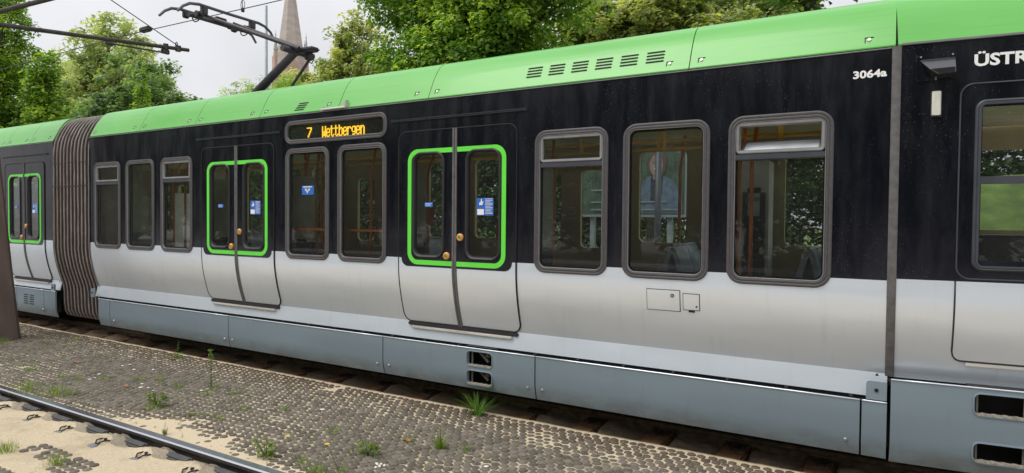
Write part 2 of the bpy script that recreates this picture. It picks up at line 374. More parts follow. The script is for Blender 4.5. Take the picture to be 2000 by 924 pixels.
def panel(name, outer, holes, off, mats, parent, zcuts=(), matf=None, xf=main_xf, thick=0.012, prof=yp, dprof=dyp, xcuts=()):
    """sheet following the body profile, off metres proud of it, with real holes and turned-in edges"""
    polys = [[Vector((p[0], p[1], 0)) for p in outer]] + [[Vector((p[0], p[1], 0)) for p in h] for h in holes]
    tris = tessellate_polygon(polys); flat = [p for q in polys for p in q]
    bm = bmesh.new(); vs = [bm.verts.new((p.x, 0, p.y)) for p in flat]
    for t in tris:
        try: bm.faces.new([vs[i] for i in t])
        except ValueError: pass
    for z in zcuts:
        bmesh.ops.bisect_plane(bm, geom=bm.verts[:] + bm.edges[:] + bm.faces[:], plane_co=(0, 0, z), plane_no=(0, 0, 1))
    for x in xcuts:
        bmesh.ops.bisect_plane(bm, geom=bm.verts[:] + bm.edges[:] + bm.faces[:], plane_co=(x, 0, 0), plane_no=(1, 0, 0))
    bmesh.ops.recalc_face_normals(bm, faces=bm.faces[:])
    if bm.faces and sum(f.normal.y * f.calc_area() for f in bm.faces) > 0: bmesh.ops.reverse_faces(bm, faces=bm.faces[:])
    if thick:
        be = [e for e in bm.edges if e.is_boundary]
        ret = bmesh.ops.extrude_edge_only(bm, edges=be)
        ev = [g for g in ret['geom'] if isinstance(g, bmesh.types.BMVert)]
        for v in ev: v.co.y += thick
    front = []
    bm.faces.ensure_lookup_table()
    for f in bm.faces:
        front.append(max(v.co.y for v in f.verts) < 1e-5)
        if matf:
            c = f.calc_center_median(); f.material_index = matf(c.x, c.z)
        f.smooth = True
    flat_z = [sum(v.co.z for v in f.verts) / len(f.verts) for f in bm.faces]
    for v in bm.verts:
        z = v.co.z; v.co = Vector(xf(v.co.x, v.co.y + prof(z) - off, z))
    me = bpy.data.meshes.new(name); bm.to_mesh(me); bm.free()
    for m in (mats if isinstance(mats, (list, tuple)) else [mats]): me.materials.append(m)
    nl = [None] * len(me.loops)
    o_ = Vector(xf(0, 0, 0)); ex = Vector(xf(1, 0, 0)) - o_; ey = Vector(xf(0, 1, 0)) - o_
    for p in me.polygons:
        fn = p.normal.copy()
        for li in p.loop_indices:
            if front[p.index]:
                z = me.vertices[me.loops[li].vertex_index].co.z; z += .003 if flat_z[p.index] > z else -.003
                n = (-ey + Vector((0, 0, (prof(z + .001) - prof(z - .001)) / .002))).normalized()
                nl[li] = n if n.dot(fn) > 0 else -n
            else: nl[li] = fn
    me.normals_split_custom_set(nl)
    o = bpy.data.objects.new(name, me); link(o, parent, LOC[parent.name]); me.transform(Matrix.Translation(-LOC[parent.name]))
    return o
ZC = [0.78 + 0.045 * i for i in range(13)]

def ring(mb, x0, x1, z0, z1, r, prof, xf=main_xf, n=7):
    """moulded frame: prof = list of (inset, y)"""
    rings = []
    for ins, y in prof:
        rings.append([xf(p[0], y, p[1]) for p in rrect(x0 + ins, x1 - ins, z0 + ins, z1 - ins, max(0.008, r - ins), n)])
    mb.loft(rings)

tram = thing('tram', 'green, black and silver articulated tram standing at the stop with an amber destination display', 'tram', (-5.0, 6.325, 0.0))
SILV = 1.408
def body_mat(x, z): return 0 if z > SILV else 1

# window list: (x0, x1, kind)   kind: plain / hopper / open
WIN = [(-10.195, -9.468, 'hopper'), (-9.342, -8.628, 'plain'), (-8.49, -7.772, 'hopper'), (-6.012, -5.298, 'plain'), (-5.178, -4.472, 'plain'),
       (-2.746, -2.043, 'hopper'), (-1.92, -1.211, 'plain'), (-1.083, -0.362, 'open')]
DOORS = [-6.885, -3.612]
DOOR_L = -12.385
ZB, ZT = 1.328, 2.588
def rect(x0, x1, z0, z1): return [(x0, z0), (x1, z0), (x1, z1), (x0, z1)]
holes = [rect(x0 + .045, x1 - .045, ZB + .045, ZT - .045) for x0, x1, k in WIN]
holes += [rect(-5.975, -4.511, 2.675, 2.857)] + [rect(c - .56, c + .56, 1.0, 2.5) for c in DOORS]
panel('side_wall', rect(-10.33, -0.012, 0.594, 2.963), holes, 0, [M['black'], M['silver']], tram, ZC + [0.755, SILV], body_mat, xcuts=[-9, -7.7, -6, -4.4, -2.8, -1.5])
panel('side_wall', rect(-17.0, -11.42, 0.605, 2.963), [rect(DOOR_L - .56, DOOR_L + .56, 1.0, 2.5)], 0, [M['black'], M['silver']], tram, ZC + [0.755, SILV], body_mat)
# gutter lip under the green roof
mb = MB()
for a, b in ((-10.33, -0.03), (-17.0, -11.42)):
    mb.box(a, b, 4.990, 5.03, 2.963, 2.9705)
mb.build('gutter_lip', M['sash'], tram)
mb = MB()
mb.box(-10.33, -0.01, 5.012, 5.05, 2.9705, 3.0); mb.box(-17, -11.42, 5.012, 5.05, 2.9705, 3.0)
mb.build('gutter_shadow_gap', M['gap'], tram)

# ---- windows
FP = [(0.002, 5.006), (0.004, 4.991), (0.012, 4.986), (0.024, 4.987), (0.028, 4.991), (0.032, 4.987), (0.046, 4.988), (0.052, 4.994), (0.056, 5.035)]
def window(x0, x1, kind, z0=ZB, z1=ZT):
    mb = MB(); ring(mb, x0, x1, z0, z1, 0.115, FP)
    wf = mb.build('window', M['rubber'], tram, True, 50)
    mb = MB(); ring(mb, x0 + .050, x1 - .050, z0 + .050, z1 - .050, .066, [(0, 4.994), (.002, 4.988), (.005, 4.989), (.007, 4.998)]); mb.build('frame_trim', M['sash'], wf, True, 50)
    mb = MB(); ring(mb, x0 + .052, x1 - .052, z0 + .052, z1 - .052, .064, [(0, 5.022), (.018, 5.022), (.018, 5.030)]); mb.build('pane_border', M['gap'], wf)
    gx0, gx1, gz0, gz1 = x0 + .054, x1 - .054, z0 + .054, z1 - .054
    if kind == 'plain':
        panel('pane', rrect(gx0, gx1, gz0, gz1, .062, 6), [], -0.018, M['glass'], wf, thick=0.006)
    else:
        zt = 2.255
        panel('pane', rrect(gx0, gx1, gz0, zt + .003, .062, 6, (1, 1, 0, 0)), [], -0.018, M['glass'], wf, thick=0.006)
        mb = MB(); mb.box(gx0 - .004, gx1 + .004, 4.992, 5.05, zt, zt + .044, .006); mb.build('transom', M['transom'], wf)
        sx0, sx1, sz0, sz1 = gx0 + .004, gx1 - .004, zt + .048, gz1 - .002
        mb = MB(); pr = [(0, 5.03), (0.0, 4.996), (0.006, 4.992), (0.022, 4.994), (0.026, 5.012), (0.03, 5.03)]
        if kind == 'open':
            ring(mb, sx0, sx1, sz0, sz1, 0.03, pr, n=4)
            mb.build('sash_frame', M['sash'], wf, True, 40)
            # tilted-in hopper pane: hinged along its lower edge, top leaning into the car
            an = R(60); L = sz1 - sz0 - .05
            def hx(x, y, z):
                d = z - (sz0 + .02); return (x, 5.03 + d * math.sin(an) + (y - 5.0) * math.cos(an), sz0 + .02 + d * math.cos(an))
            mb = MB(); ring(mb, sx0 + .03, sx1 - .03, sz0 + .02, sz0 + .02 + L, 0.02, [(0, 5.008), (0, 4.994), (.018, 4.994), (.02, 5.008)], hx, 3)
            sf = mb.build('hopper_sash', M['sash'], wf)
            mb = MB(); q = rrect(sx0 + .045, sx1 - .045, sz0 + .036, sz0 + .004 + L, .01, 2)
            mb.loft([[hx(p[0], 4.996, p[1]) for p in q], [hx(p[0], 5.002, p[1]) for p in q]], cap=True)
            mb.build('hopper_pane', pm('sky_sheen_pane', (0.74, 0.77, 0.80), 0.25), wf)  # opaque pale colour stands in for sky reflected in the wet glass
        else:
            ring(mb, sx0, sx1, sz0, sz1, 0.03, pr, n=4)
            sf = mb.build('hopper_sash', M['sash'], wf, True, 40)
            panel('hopper_pane', rrect(sx0 + .024, sx1 - .024, sz0 + .024, sz1 - .024, .012, 3), [], -0.014, M['glass'], wf, thick=0.006)
            for q in (.35, .65):
                mb = MB(); xx = sx0 + (sx1 - sx0) * q; mb.box(xx - .014, xx + .014, 4.994, 5.01, sz1 - .038, sz1 - .022, .003)
                mb.build('sash_catch', M['dark_rubber'], wf)
    return wf
wins = [window(*q) for q in WIN]
def sticker(parent, x0, x1, z0, z1, y, kind):
    mb = MB(); mb.box(x0, x1, y - .002, y + .001, z0, z1); s = mb.build('sticker', M['blue'], parent)
    W, H = x1 - x0, z1 - z0; mb = MB(); yy = y - .0035
    def q(a, b, c, d): mb.box(x0 + W * a, x0 + W * b, yy, y - .0021, z0 + H * c, z0 + H * d)
    if kind == 'notice':
        q(.04, .44, .04, .36)                                             # white lower left field
        q(.16, .36, .60, .74); q(.22, .40, .72, .80); q(.26, .31, .80, .95)   # pictogram of a hand
        for i in range(11): q(.52, .96 - .12 * (i % 3 == 2), .93 - .083 * i, .955 - .083 * i)
    elif kind == 'small':
        q(.1, .9, .62, .78); q(.1, .75, .38, .48); q(.1, .8, .18, .28)
    else:
        q(.12, .86, .82, .92); q(.36, .42, .40, .66); q(.52, .58, .40, .66); q(.40, .54, .30, .40); q(.28, .34, .46, .70); q(.62, .68, .46, .70); q(.44, .5, .16, .3)
    return s, mb
def add_sticker(parent, x0, x1, z0, z1, y, kind):
    # printed sheet with its print as one sub-part mesh
    s, mb = sticker(parent, x0, x1, z0, z1, y, kind)
    o = mb.build('sticker_print', M['white' if kind != 'small' else 'lightblue'], parent); return s
add_sticker(wins[3], -5.752, -5.562, 2.058, 2.160, 5.014, 'shield')

# ---- destination display
mb = MB(); ring(mb, -6.018, -4.468, 2.632, 2.900, 0.105, FP)
disp = mb.build('destination_display', M['rubber'], tram, True, 50)
panel('display_backing', rrect(-5.97, -4.516, 2.68, 2.852, .06, 6), [], -0.03, M['gap'], disp)
panel('display_pane', rrect(-5.965, -4.521, 2.685, 2.847, .055, 6), [], -0.002, mk_glass('display_glass', (0.9, 0.9, 0.9), 0.7), disp, thick=0.004)
GL = {
 '7': ["11111", "....1", "....1", "...1.", "...1.", "..1..", "..1..", ".1...", ".1..."],
 'W': ["1...1", "1...1", "1...1", "1...1", "1.1.1", "1.1.1", "1.1.1", "11.11", "1...1"],
 'e': [".....", ".....", ".111.", "1...1", "1...1", "11111", "1....", "1...1", ".111."],
 't': [".1...", ".1...", "1111.", ".1...", ".1...", ".1...", ".1...", ".1..1", "..11."],
 'b': ["1....", "1....", "1.11.", "11..1", "1...1", "1...1", "1...1", "1...1", "1111."],
 'r': [".....", ".....", "1.11.", "11..1", "1....", "1....", "1....", "1....", "1...."],
 'g': [".....", ".....", ".1111", "1...1", "1...1", "1...1", ".1111", "....1", ".111."],
 'n': [".....", ".....", "1.11.", "11..1", "1...1", "1...1", "1...1", "1...1", "1...1"]}
def led(txt, x0, x1, z0, z1):
    mb = MB(); adv = (x1 - x0 + 0.012) / len(txt); pw = adv / 5.75; ph = (z1 - z0) / 9
    for i, ch in enumerate(txt):
        for r, row in enumerate(GL[ch]):
            for c, v in enumerate(row):
                if v == '1':
                    ax = x0 + i * adv + c * pw; az = z1 - (r + 1) * ph
                    mb.box(ax - pw * .06, ax + pw * 1.10, 5.020, 5.026, az + ph * .04, az + ph * .96)
    return mb
led('7', -5.68, -5.61, 2.700, 2.812).build('led_lettering', M['led'], disp)
led('Wettbergen', -5.44, -4.815, 2.690, 2.812).build('led_lettering', M['led'], disp)

# ---- doors
def strip(mb, pts, wd, y_off, xf=main_xf, depth=0.006):
    """flat ribbon of width wd along pts (xz), laid on the profile"""
    L = []; n = len(pts)
    for i, p in enumerate(pts):
        a = pts[max(0, i - 1)]; b = pts[min(n - 1, i + 1)]
        tx, tz = b[0] - a[0], b[1] - a[1]; l = math.hypot(tx, tz) or 1
        L.append((p[0], p[1], -tz / l * wd / 2, tx / l * wd / 2))
    rings = []
    for s, yo in ((1, 0.004), (1, -y_off), (-1, -y_off), (-1, 0.004)):
        rings.append([xf(x + nx * s, yp(z + nz * s) + yo, z + nz * s) for x, z, nx, nz in L])
    mb.loft(rings, closed=False)
def door(c):
    z0, z1 = 0.752, 2.668; l, r = c - .695, c + .685
    mb = MB()
    path = rrect(l, r, z0, z1, .09, 6); dense = []
    for i in range(len(path)):
        a, b = path[i], path[(i + 1) % len(path)]; k = max(1, int(math.hypot(a[0] - b[0], a[1] - b[1]) / .06))
        dense += [(a[0] + (b[0] - a[0]) * t / k, a[1] + (b[1] - a[1]) * t / k) for t in range(k)]
    mb.tube([(x, yp(z) - .004, z) for x, z in dense], 0.0085, 5, closed=True)
    d = mb.build('door', M['gap'], tram, True)
    for sgn in (-1, 1):
        a, b = (l + .006, c - .004) if sgn < 0 else (c + .004, r - .006)
        wa, wb = (c - .520, c - .122) if sgn < 0 else (c + .124, c + .522)
        hole = rrect(wa + .02, wb - .02, 1.435, 2.437, .08, 6)
        o = panel('door_leaf', rrect(a, b, z0 + .006, z1 - .006, .084, 6, (sgn < 0, sgn > 0, sgn > 0, sgn < 0)), [hole], .008, [M['black'], M['silver']], d, ZC + [SILV], body_mat)
        # black apron with rounded lower corner hanging below the waist line
        o2 = panel('door_apron', rrect((c - .655) if sgn < 0 else c, c if sgn < 0 else (c + .645), 1.324, 1.412, .08, 6, (sgn < 0, sgn > 0, 0, 0)), [], .0105, M['black'], d, [1.36], thick=.003)
        mb = MB(); ring(mb, wa, wb, 1.413, 2.459, .105, [(0, 4.992), (.003, 4.982), (.012, 4.977), (.022, 4.982), (.028, 4.992), (.03, 5.03)])
        mb.build('window_gasket', M['dark_rubber'], d, True, 50)
        panel('pane', rrect(wa + .022, wb - .022, 1.437, 2.435, .08, 6), [], -.012, M['glass'], d, thick=.005)
        # lime outline, half per leaf
        full = rrect(c - .553, c + .553, 1.368, 2.464, .10, 8)
        n = len(full)
        half = [p for p in full if (p[0] - c) * sgn > 0]
        if sgn > 0:
            pts = [(c + .02, 1.368)] + half + [(c + .02, 2.464)]
        else:
            top = [p for p in half if p[1] > 1.9]; bot = [p for p in half if p[1] < 1.9]
            pts = [(c - .02, 2.464)] + top + bot + [(c - .02, 1.368)]
        mb = MB(); strip(mb, pts, .046, .0125); mb.build('green_outline', M['lime'], d)
    # twin rubber lips at the meeting edge
    mb = MB(); zs = [z0 - .045, .76] + ZC + [1.408, 1.9, 2.4, z1 + .002]; zs = sorted(set(zs))
    for dx in (-.0145, .0145):
        rings = [[(c + dx + ex, yp(max(z, .757)) - ey, z) for z in zs] for ex, ey in ((-.0125, 0), (-.0115, .016), (0, .020), (.0115, .016), (.0125, 0))]
        mb.loft(rings, closed=False)
    mb.build('meeting_seal', M['seam'], d, True, 60)
    for bx, bz in ((c + .072, 1.625), (c - .088, 1.442)):
        mb = MB(); mb.cur = 0
        def disc(r0, y0, r1, y1, m):
            mb.cur = m; n = 20
            mb.loft([[(bx + rr * math.cos(2 * math.pi * j / n), yy, bz + rr * math.sin(2 * math.pi * j / n)) for j in range(n)] for rr, yy in ((r0, y0), (r1, y1))])
        disc(.036, 4.992, .036, 4.976, 1); disc(.036, 4.976, .031, 4.971, 1); disc(.031, 4.971, .024, 4.966, 0); disc(.024, 4.966, .018, 4.968, 0); disc(.018, 4.968, .001, 4.965, 2)
        mb.build('door_button', [M['orange'], M['button_ring'], M['button_green']], d, True, 40)
    mb = MB(); mb.box(l + .05, r - .03, 5.082, 5.13, .716, .748, .008); mb.build('step_lip', M['dark_rubber'], d)  # dark rubber lip under the door, just above the step edge
    mb = MB(); mb.box(c - .59, c + .60, 5.066, 5.11, .688, .714, .006); mb.build('step_edge', M['alu'], d)
    add_sticker(d, c + .245, c + .43, 1.835, 1.998, 5.008, 'notice')
    add_sticker(d, c - .375, c - .275, 1.917, 1.962, 5.008, 'small')
    return d
for c in DOORS + [DOOR_L]:
    door(c)
    mb = MB(); mb.box(c - .80, c + .79, 4.985, 5.004, 2.775, 2.783, .002); mb.box(c - .80, c + .79, 4.978, 5.004, 2.787, 2.795, .003)
    mb.build('drip_rail', M['transom'], tram)

# ---- roof fairing
ROOF = [(5.0, 2.978), (4.998, 2.986), (5.006, 3.0), (5.027, 3.045), (5.057, 3.11), (5.097, 3.19), (5.142, 3.262), (5.190, 3.320), (5.25, 3.364), (5.33, 3.392), (5.5, 3.402)]
def rp(t):
    n = len(ROOF) - 1; i = min(int(t), n - 1); a, b = ROOF[i], ROOF[i + 1]; u = t - i
    return (a[0] + (b[0] - a[0]) * u, a[1] + (b[1] - a[1]) * u)
def roof_y(z):
    for i in range(1, len(ROOF) - 1):
        a, b = ROOF[i], ROOF[i + 1]
        if a[1] <= z <= b[1]: return a[0] + (b[0] - a[0]) * (z - a[1]) / (b[1] - a[1])
    return 5.0
latch_mb = MB(); latch_mb.box(-.026, .026, -.004, .006, -.022, .026, .002); latch_mb.box(-.020, .022, -.006, -.003, -.018, .020)
def latch_meshes():
    a = MB(); a.box(-.027, .027, -.003, .004, .016, .021); a.box(-.027, -.022, -.003, .004, -.022, .016)
    b = MB(); n = 14; b.loft([[(r * math.cos(2 * math.pi * j / n), y, r * math.sin(2 * math.pi * j / n)) for j in range(n)] for r, y in ((.017, .004), (.017, -.006), (.013, -.009), (.006, -.009), (.005, -.006), (.0005, -.006))])
    oa = a.build('t', M['gap']); ob = b.build('t', M['alu']); ma, mbb = oa.data, ob.data
    bpy.data.objects.remove(oa); bpy.data.objects.remove(ob); ma.name = 'latch_recess'; mbb.name = 'latch'
    return ma, mbb
LA, LB = latch_meshes()
def roof_panel(a, b, xf=main_xf, latches=(True, True)):
    mb = MB(); xs = np.linspace(a + .004, b - .004, max(2, int((b - a) / .25)))
    ts = np.linspace(0, len(ROOF) - 1, 3 * (len(ROOF) - 1) + 1)
    rings = [[xf(x, *rp(t)) for t in ts] for x in xs]
    mb.loft(rings, closed=False)
    for x in (a + .004, b - .004):       # turned-in ends
        mb.loft([[xf(x, *rp(t)) for t in ts], [xf(x, rp(t)[0] + .03, rp(t)[1] - .01) for t in ts]], closed=False)
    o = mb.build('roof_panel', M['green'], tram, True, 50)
    z = 3.045
    for x, on in ((a + .09, latches[0]), (b - .16, latches[1])):
        if on:
            p = xf(x, roof_y(z) - .001, z); rx = -math.atan2(.03, .065)
            inst('latch_recess', LA, o, p, (rx, 0, TAPER if xf is cab_xf else 0)); inst('latch', LB, o, p, scale=.8, rot= (rx, 0, TAPER if xf is cab_xf else 0))
    return o
def rounded_slot():
    mb = MB(); q = rrect(-.075, .075, -.0065, .0065, .006, 3)
    mb.loft([[(x, -.003, z) for x, z in q], [(x, .006, z) for x, z in q]], cap=True)
    o = mb.build('t', M['gap']); m = o.data; bpy.data.objects.remove(o); m.name = 'vent_slot'; return m
SLOT = rounded_slot()
seams = [-10.30, -8.995, -7.722, -6.463, -5.173, -3.945, -1.388, -0.005]
for a, b in zip(seams, seams[1:]):
    o = roof_panel(a, b)
    if a == -3.945:
        for i in range(6):
            for j in range(4):
                z = 3.078 + .0285 * j; inst('vent_slot', SLOT, o, (-2.79 + .2225 * i, roof_y(z) - .001, z), (-.42, 0, 0))
    if a == -6.463:
        for j in range(4):
            z = 3.020 + .026 * j; inst('vent_slot', SLOT, o, (-5.80 + .012 * j, roof_y(z) - .001, z), (-.42, 0, 0))
left_seams = [-17.0, -14.9, -13.05, -12.2, -11.42]
for a, b in zip(left_seams, left_seams[1:]): roof_panel(a, b)
mb = MB()
for a, b in ((-10.3, -.02), (-17, -11.42)): mb.loft([[(x, y + .022, z - .012) for y, z in ROOF[1:]] for x in (a, b)], closed=False)
mb.build('roof_seam_backing', M['gap'], tram)
mb = MB()
for a, b in ((-10.3, 1.6), (-17, -11.42)): mb.box(a, b, 5.48, 7.17, 3.34, 3.38)
mb.loft([[(x, 12.65 - y, z) for y, z in ROOF] for x in (-10.3, -.0)], closed=False); mb.loft([[(x, 12.65 - y, z) for y, z in ROOF] for x in (-17, -11.42)], closed=False)
mb.build('roof_deck', M['roof'], tram)
mb = MB(); mb.tube([(-5.40, 4.975, 2.985), (-5.05, 4.975, 2.985)], .011, 8); mb.box(-5.41, -5.375, 4.97, 5.02, 2.97, 3.012, .004); mb.box(-5.075, -5.035, 4.97, 5.03, 2.975, 3.05, .004)
mb.build('roof_handle', M['alu'], tram, True, 40)

# ---- skirts
def skirt_mat(x, z): return 0
def sy(z): return 4.998 if z > .36 else 4.998 + .038 * ((.36 - z) / .18) ** 2
def dsy(z): return 0
BOLT = None
def bolt_mesh():
    mb = MB(); n = 12
    mb.loft([[(r * math.cos(2 * math.pi * j / n), y, r * math.sin(2 * math.pi * j / n)) for j in range(n)] for r, y in ((.0145, .004), (.0135, -.006), (.009, -.011), (.0045, -.011), (.004, -.007), (.0003, -.007))])
    o = mb.build('t', M['steel_bolt'], None, True, 40); m = o.data; bpy.data.objects.remove(o); m.name = 'bolt'; return m
BOLT = bolt_mesh()
SZ = [.20, .225, .25, .28, .31, .34]
def skirt(a, b, zt=.578, bolts=(), vents=(), xf=main_xf, zb=.186):
    hl = [rrect(x0, x1, z0, z1, .035, 4) for x0, x1, z0, z1 in vents]
    o = panel('skirt_panel', rect(a + .006, b - .006, zb, zt), hl, 0, M['skirt'], tram, SZ, None, xf, .02, sy, dsy, xcuts=np.arange(a + .4, b - .1, .4))
    mb = MB(); mb.tube([xf(x, 4.996, zt) for x in np.linspace(a + .006, b - .006, 8)], .0055, 6); mb.build('skirt_rim', M['silver'], o, True)
    for bx in bolts:
        p = xf(bx, sy(.285) - .001, .285); inst('bolt', BOLT, o, p)
    for x0, x1, z0, z1 in vents:
        mb = MB(); ring(mb, x0 - .012, x1 + .012, z0 - .012, z1 + .012, .045, [(0, 4.999), (.002, 4.992), (.010, 4.990), (.014, 5.0), (.016, 5.03)], xf, 4)
        mb.build('vent_rim', M['skirt'], o, True, 40)
        mb = MB(); mb.cur = 0
        A = [xf(x, y, z) for x in (x0 - .03, x1 + .03) for y in (5.028, 5.20) for z in (z0 - .04, z1 + .04)]
        mb.add(A, [(2, 3, 7, 6), (0, 1, 3, 2), (4, 6, 7, 5), (0, 2, 6, 4), (1, 5, 7, 3)])
        mb.build('vent_recess', M['under'], o)
        mb = MB()
        for k in range(10):
            xx = x0 + .02 + (x1 - x0 - .04) * k / 9
            p = xf(xx, 4.995, z0 + .004); mb.box(p[0] - .0145, p[0] + .0145, p[1] - .003, p[1] + .035, z0 - .004 + .003 * (k % 2), z0 + .010 + .003 * (k % 2), .002)
        mb.build('step_tread', M['tread'], o)
        mb = MB()
        for q in (.08, .92):
            p = xf(x0 + (x1 - x0) * q, 5.05, 0); mb.box(p[0] - .006, p[0] + .006, p[1], p[1] + .012, z0 - .02, z1 + .02)
        p = xf(x0 + (x1 - x0) * .45, 5.12, 0)
        if xf is main_xf: mb.tube([(p[0] - .08, p[1], z1 - .01), (p[0] + .06, p[1] - .03, z0 + .03)], .014, 6); mb.tube([(p[0] + .05, p[1], z1), (p[0] + .05, p[1] - .03, z1 - .06)], .022, 8)
        mb.build('vent_bracket', pm('dusty_bracket', (0.22, 0.20, 0.165), 0.8), o)
    return o
skirt(-10.10, -9.785); skirt(-9.785, -7.052, bolts=(-9.68, -7.13)); skirt(-7.052, -4.519, bolts=(-6.98, -4.60))
skirt(-4.519, -2.722, bolts=(-4.44, -2.80), vents=((-3.458, -3.180, .412, .548), (-3.458, -3.180, .238, .364)))
skirt(-2.722, -.165, bolts=(-2.65, -.255)); skirt(-.165, -.004)
lo = skirt(-12.7, -11.76, bolts=(-11.80,), zt=.60); skirt(-11.76, -11.38, zt=.60); skirt(-15.2, -12.7, zt=.60)
for i in range(2):
    for j in range(5):
        inst('louvre_slot', SLOT, lo, (-12.37 + .2 * i, 4.996, .345 + .036 * j), (0, 0, 0), (.95, 1, .9))
mb = MB(); mb.box(-10.2, -.05, 5.02, 5.12, .55, .566); mb.box(-10.2, -.05, 5.09, 5.14, .56, .61); mb.box(-16, -11.42, 5.06, 5.12, .59, .61)
for x in np.arange(-9.9, -.1, .42): mb.box(x, x + .022, 5.03, 5.07, .566, .590)
mb.build('skirt_gap', M['gap'], tram)
mb = MB()
for a, b in ((-10.3, 1.5), (-16.5, -11.42)):
    mb.box(a, b, 5.24, 7.53, .42, .865); mb.box(a + .3, b - .6, 5.36, 7.33, .17, .42); mb.box(a, b, 7.60, 7.64, .19, .60)
mb.box(-11.45, -10.2, 5.4, 7.2, .3, .8)
mb.build('underframe', M['under'], tram)
# jacking pads with triangle marks at the car ends
for x0, x1, zp in ((-.135, -.012, .625), (-10.325, -10.235, .625), (-11.54, -11.43, .64)):
    o = panel('jacking_pad', rrect(x0, x1, .588, .715, .02, 4, (0, 0, 0, 1) if x0 > -1 else (0, 0, 1, 1)), [], .012, M['skirt'], tram, [.65], thick=.02, prof=lambda z: 5.016)
    mb = MB(); c = (x0 + x1) / 2; y = 5.003; mb.tube([(c, y, .655), (c, y - .006, .655)], .013, 10); mb.build('pad_socket', M['gap'], o)
    mb = MB(); yy = yp(.74) - .003; mb.add([(c - .016, yy + .004, .728), (c + .016, yy + .004, .728), (c, yy - .008, .752), (c - .016, yy + .02, .728), (c + .016, yy + .02, .728), (c, yy + .02, .752)], [(0, 1, 2), (0, 3, 4, 1), (1, 4, 5, 2), (2, 5, 3, 0)]); mb.build('jacking_mark', M['gap'], o)
# service hatches
for x0, x1, z0, z1, lx, lz in ((-1.704, -1.430, 1.079, 1.252, -1.492, 1.206), (-1.410, -1.277, 1.097, 1.231, -1.302, 1.130)):
    o = panel('service_hatch', rect(x0, x1, z0, z1), [], .003, M['gap'], tram, [1.1, 1.15, 1.2], thick=.004)
    panel('hatch_lid', rect(x0 + .005, x1 - .005, z0 + .005, z1 - .005), [], .0055, M['silver'], o, [1.12, 1.16, 1.2], thick=.004)
    mb = MB(); y = yp(lz) - .006; big = x1 - x0 > .2
    mb.tube([(lx, y + .004, lz), (lx, y - .004, lz)], .015 if big else .007, 12); mb.build('hatch_lock', M['gap'], o)
    if big:
        mb = MB(); mb.tube([(lx, y - .003, lz), (lx, y - .0065, lz)], .008, 10); mb.build('lock_barrel', M['steel_bolt'], o)
    else:
        mb = MB(); mb.box(x0 + .045, x0 + .092, yp(1.09) - .006, yp(1.09) + .01, 1.082, 1.096); mb.build('hatch_notch', M['gap'], o)

# ---- text
def text_obj(txt, x0, x1, z0, z1, y, mat, parent, name, xf=main_xf, bold=.02, flip=False):
    cu = bpy.data.curves.new('t', 'FONT'); cu.body = txt; cu.size = 1; cu.offset = bold; cu.extrude = .004; cu.resolution_u = 3
    o = bpy.data.objects.new('t', cu); COL.objects.link(o); bpy.context.view_layer.update()
    me = bpy.data.meshes.new_from_object(o.evaluated_get(bpy.context.evaluated_depsgraph_get()))
    COL.objects.unlink(o); bpy.data.objects.remove(o)
    n = len(me.vertices); co = np.empty(n * 3); me.vertices.foreach_get('co', co); co = co.reshape(-1, 3)
    mn, mxx = co.min(0), co.max(0); sx, sz = (x1 - x0) / (mxx[0] - mn[0]), (z1 - z0) / (mxx[1] - mn[1])
    P = np.array([xf(x0 + (p[0] - mn[0]) * sx, y - p[2] * .4, z0 + (p[1] - mn[1]) * sz) for p in co])
    L = np.array(LOC[parent.name]) if parent is not None else 0
    me.vertices.foreach_set('co', (P - L).ravel()); me.materials.clear(); me.materials.append(mat); me.update(); me.name = name
    ob = bpy.data.objects.new(name, me); link(ob, parent, LOC[parent.name]); return ob
text_obj('3064a', -.256, -.055, 2.781, 2.836, 4.9975, M['white'], tram, 'fleet_number', bold=.035)

# ---- cab section (tapers inwards in plan)
CH = [rect(.48, 1.5, 1.56, 2.54)]
BAND = False
panel('cab_wall', rect(.012, 1.75, .736, 2.975), CH, 0, [M['black'], M['silver']], tram, ZC + [1.422], lambda x, z: 0 if z > 1.422 else 1, cab_xf)
roof_panel(.003, 1.75, cab_xf, (False, False))
mb = MB(); mb.loft([[cab_xf(x, y, z) for x in (.03, 1.75)] for y, z in ((5.01, 2.976), (4.988, 2.977), (4.986, 2.99), (5.01, 2.992))], closed=False); mb.build('cab_gutter', M['sash'], tram)
skirt(.006, 1.75, .742, vents=((.478, .775, .565, .702), (.478, .775, .262, .384)), xf=cab_xf, zb=.172)
mb = MB(); mb.loft([[cab_xf(x, y, z) for x in (.0, 1.75)] for y, z in ((5.02, .70), (5.02, .724), (5.16, .728), (5.16, .78))], closed=False); mb.build('cab_skirt_gap', M['gap'], tram)
zs = [.74, .765] + ZC + [1.5, 2.0, 2.5, 2.975]; zs = sorted(set(zs))
mb = MB()
mb.loft([[(ex, yp(max(z, .757)) - ey, z) for z in zs] for ex, ey in ((-.028, -.01), (-.027, .006), (-.02, .010), (.02, .010), (.027, .006), (.028, -.02))], closed=False)
mb.build('joint_strip', M['seam'], tram, True, 50)
BAND = True
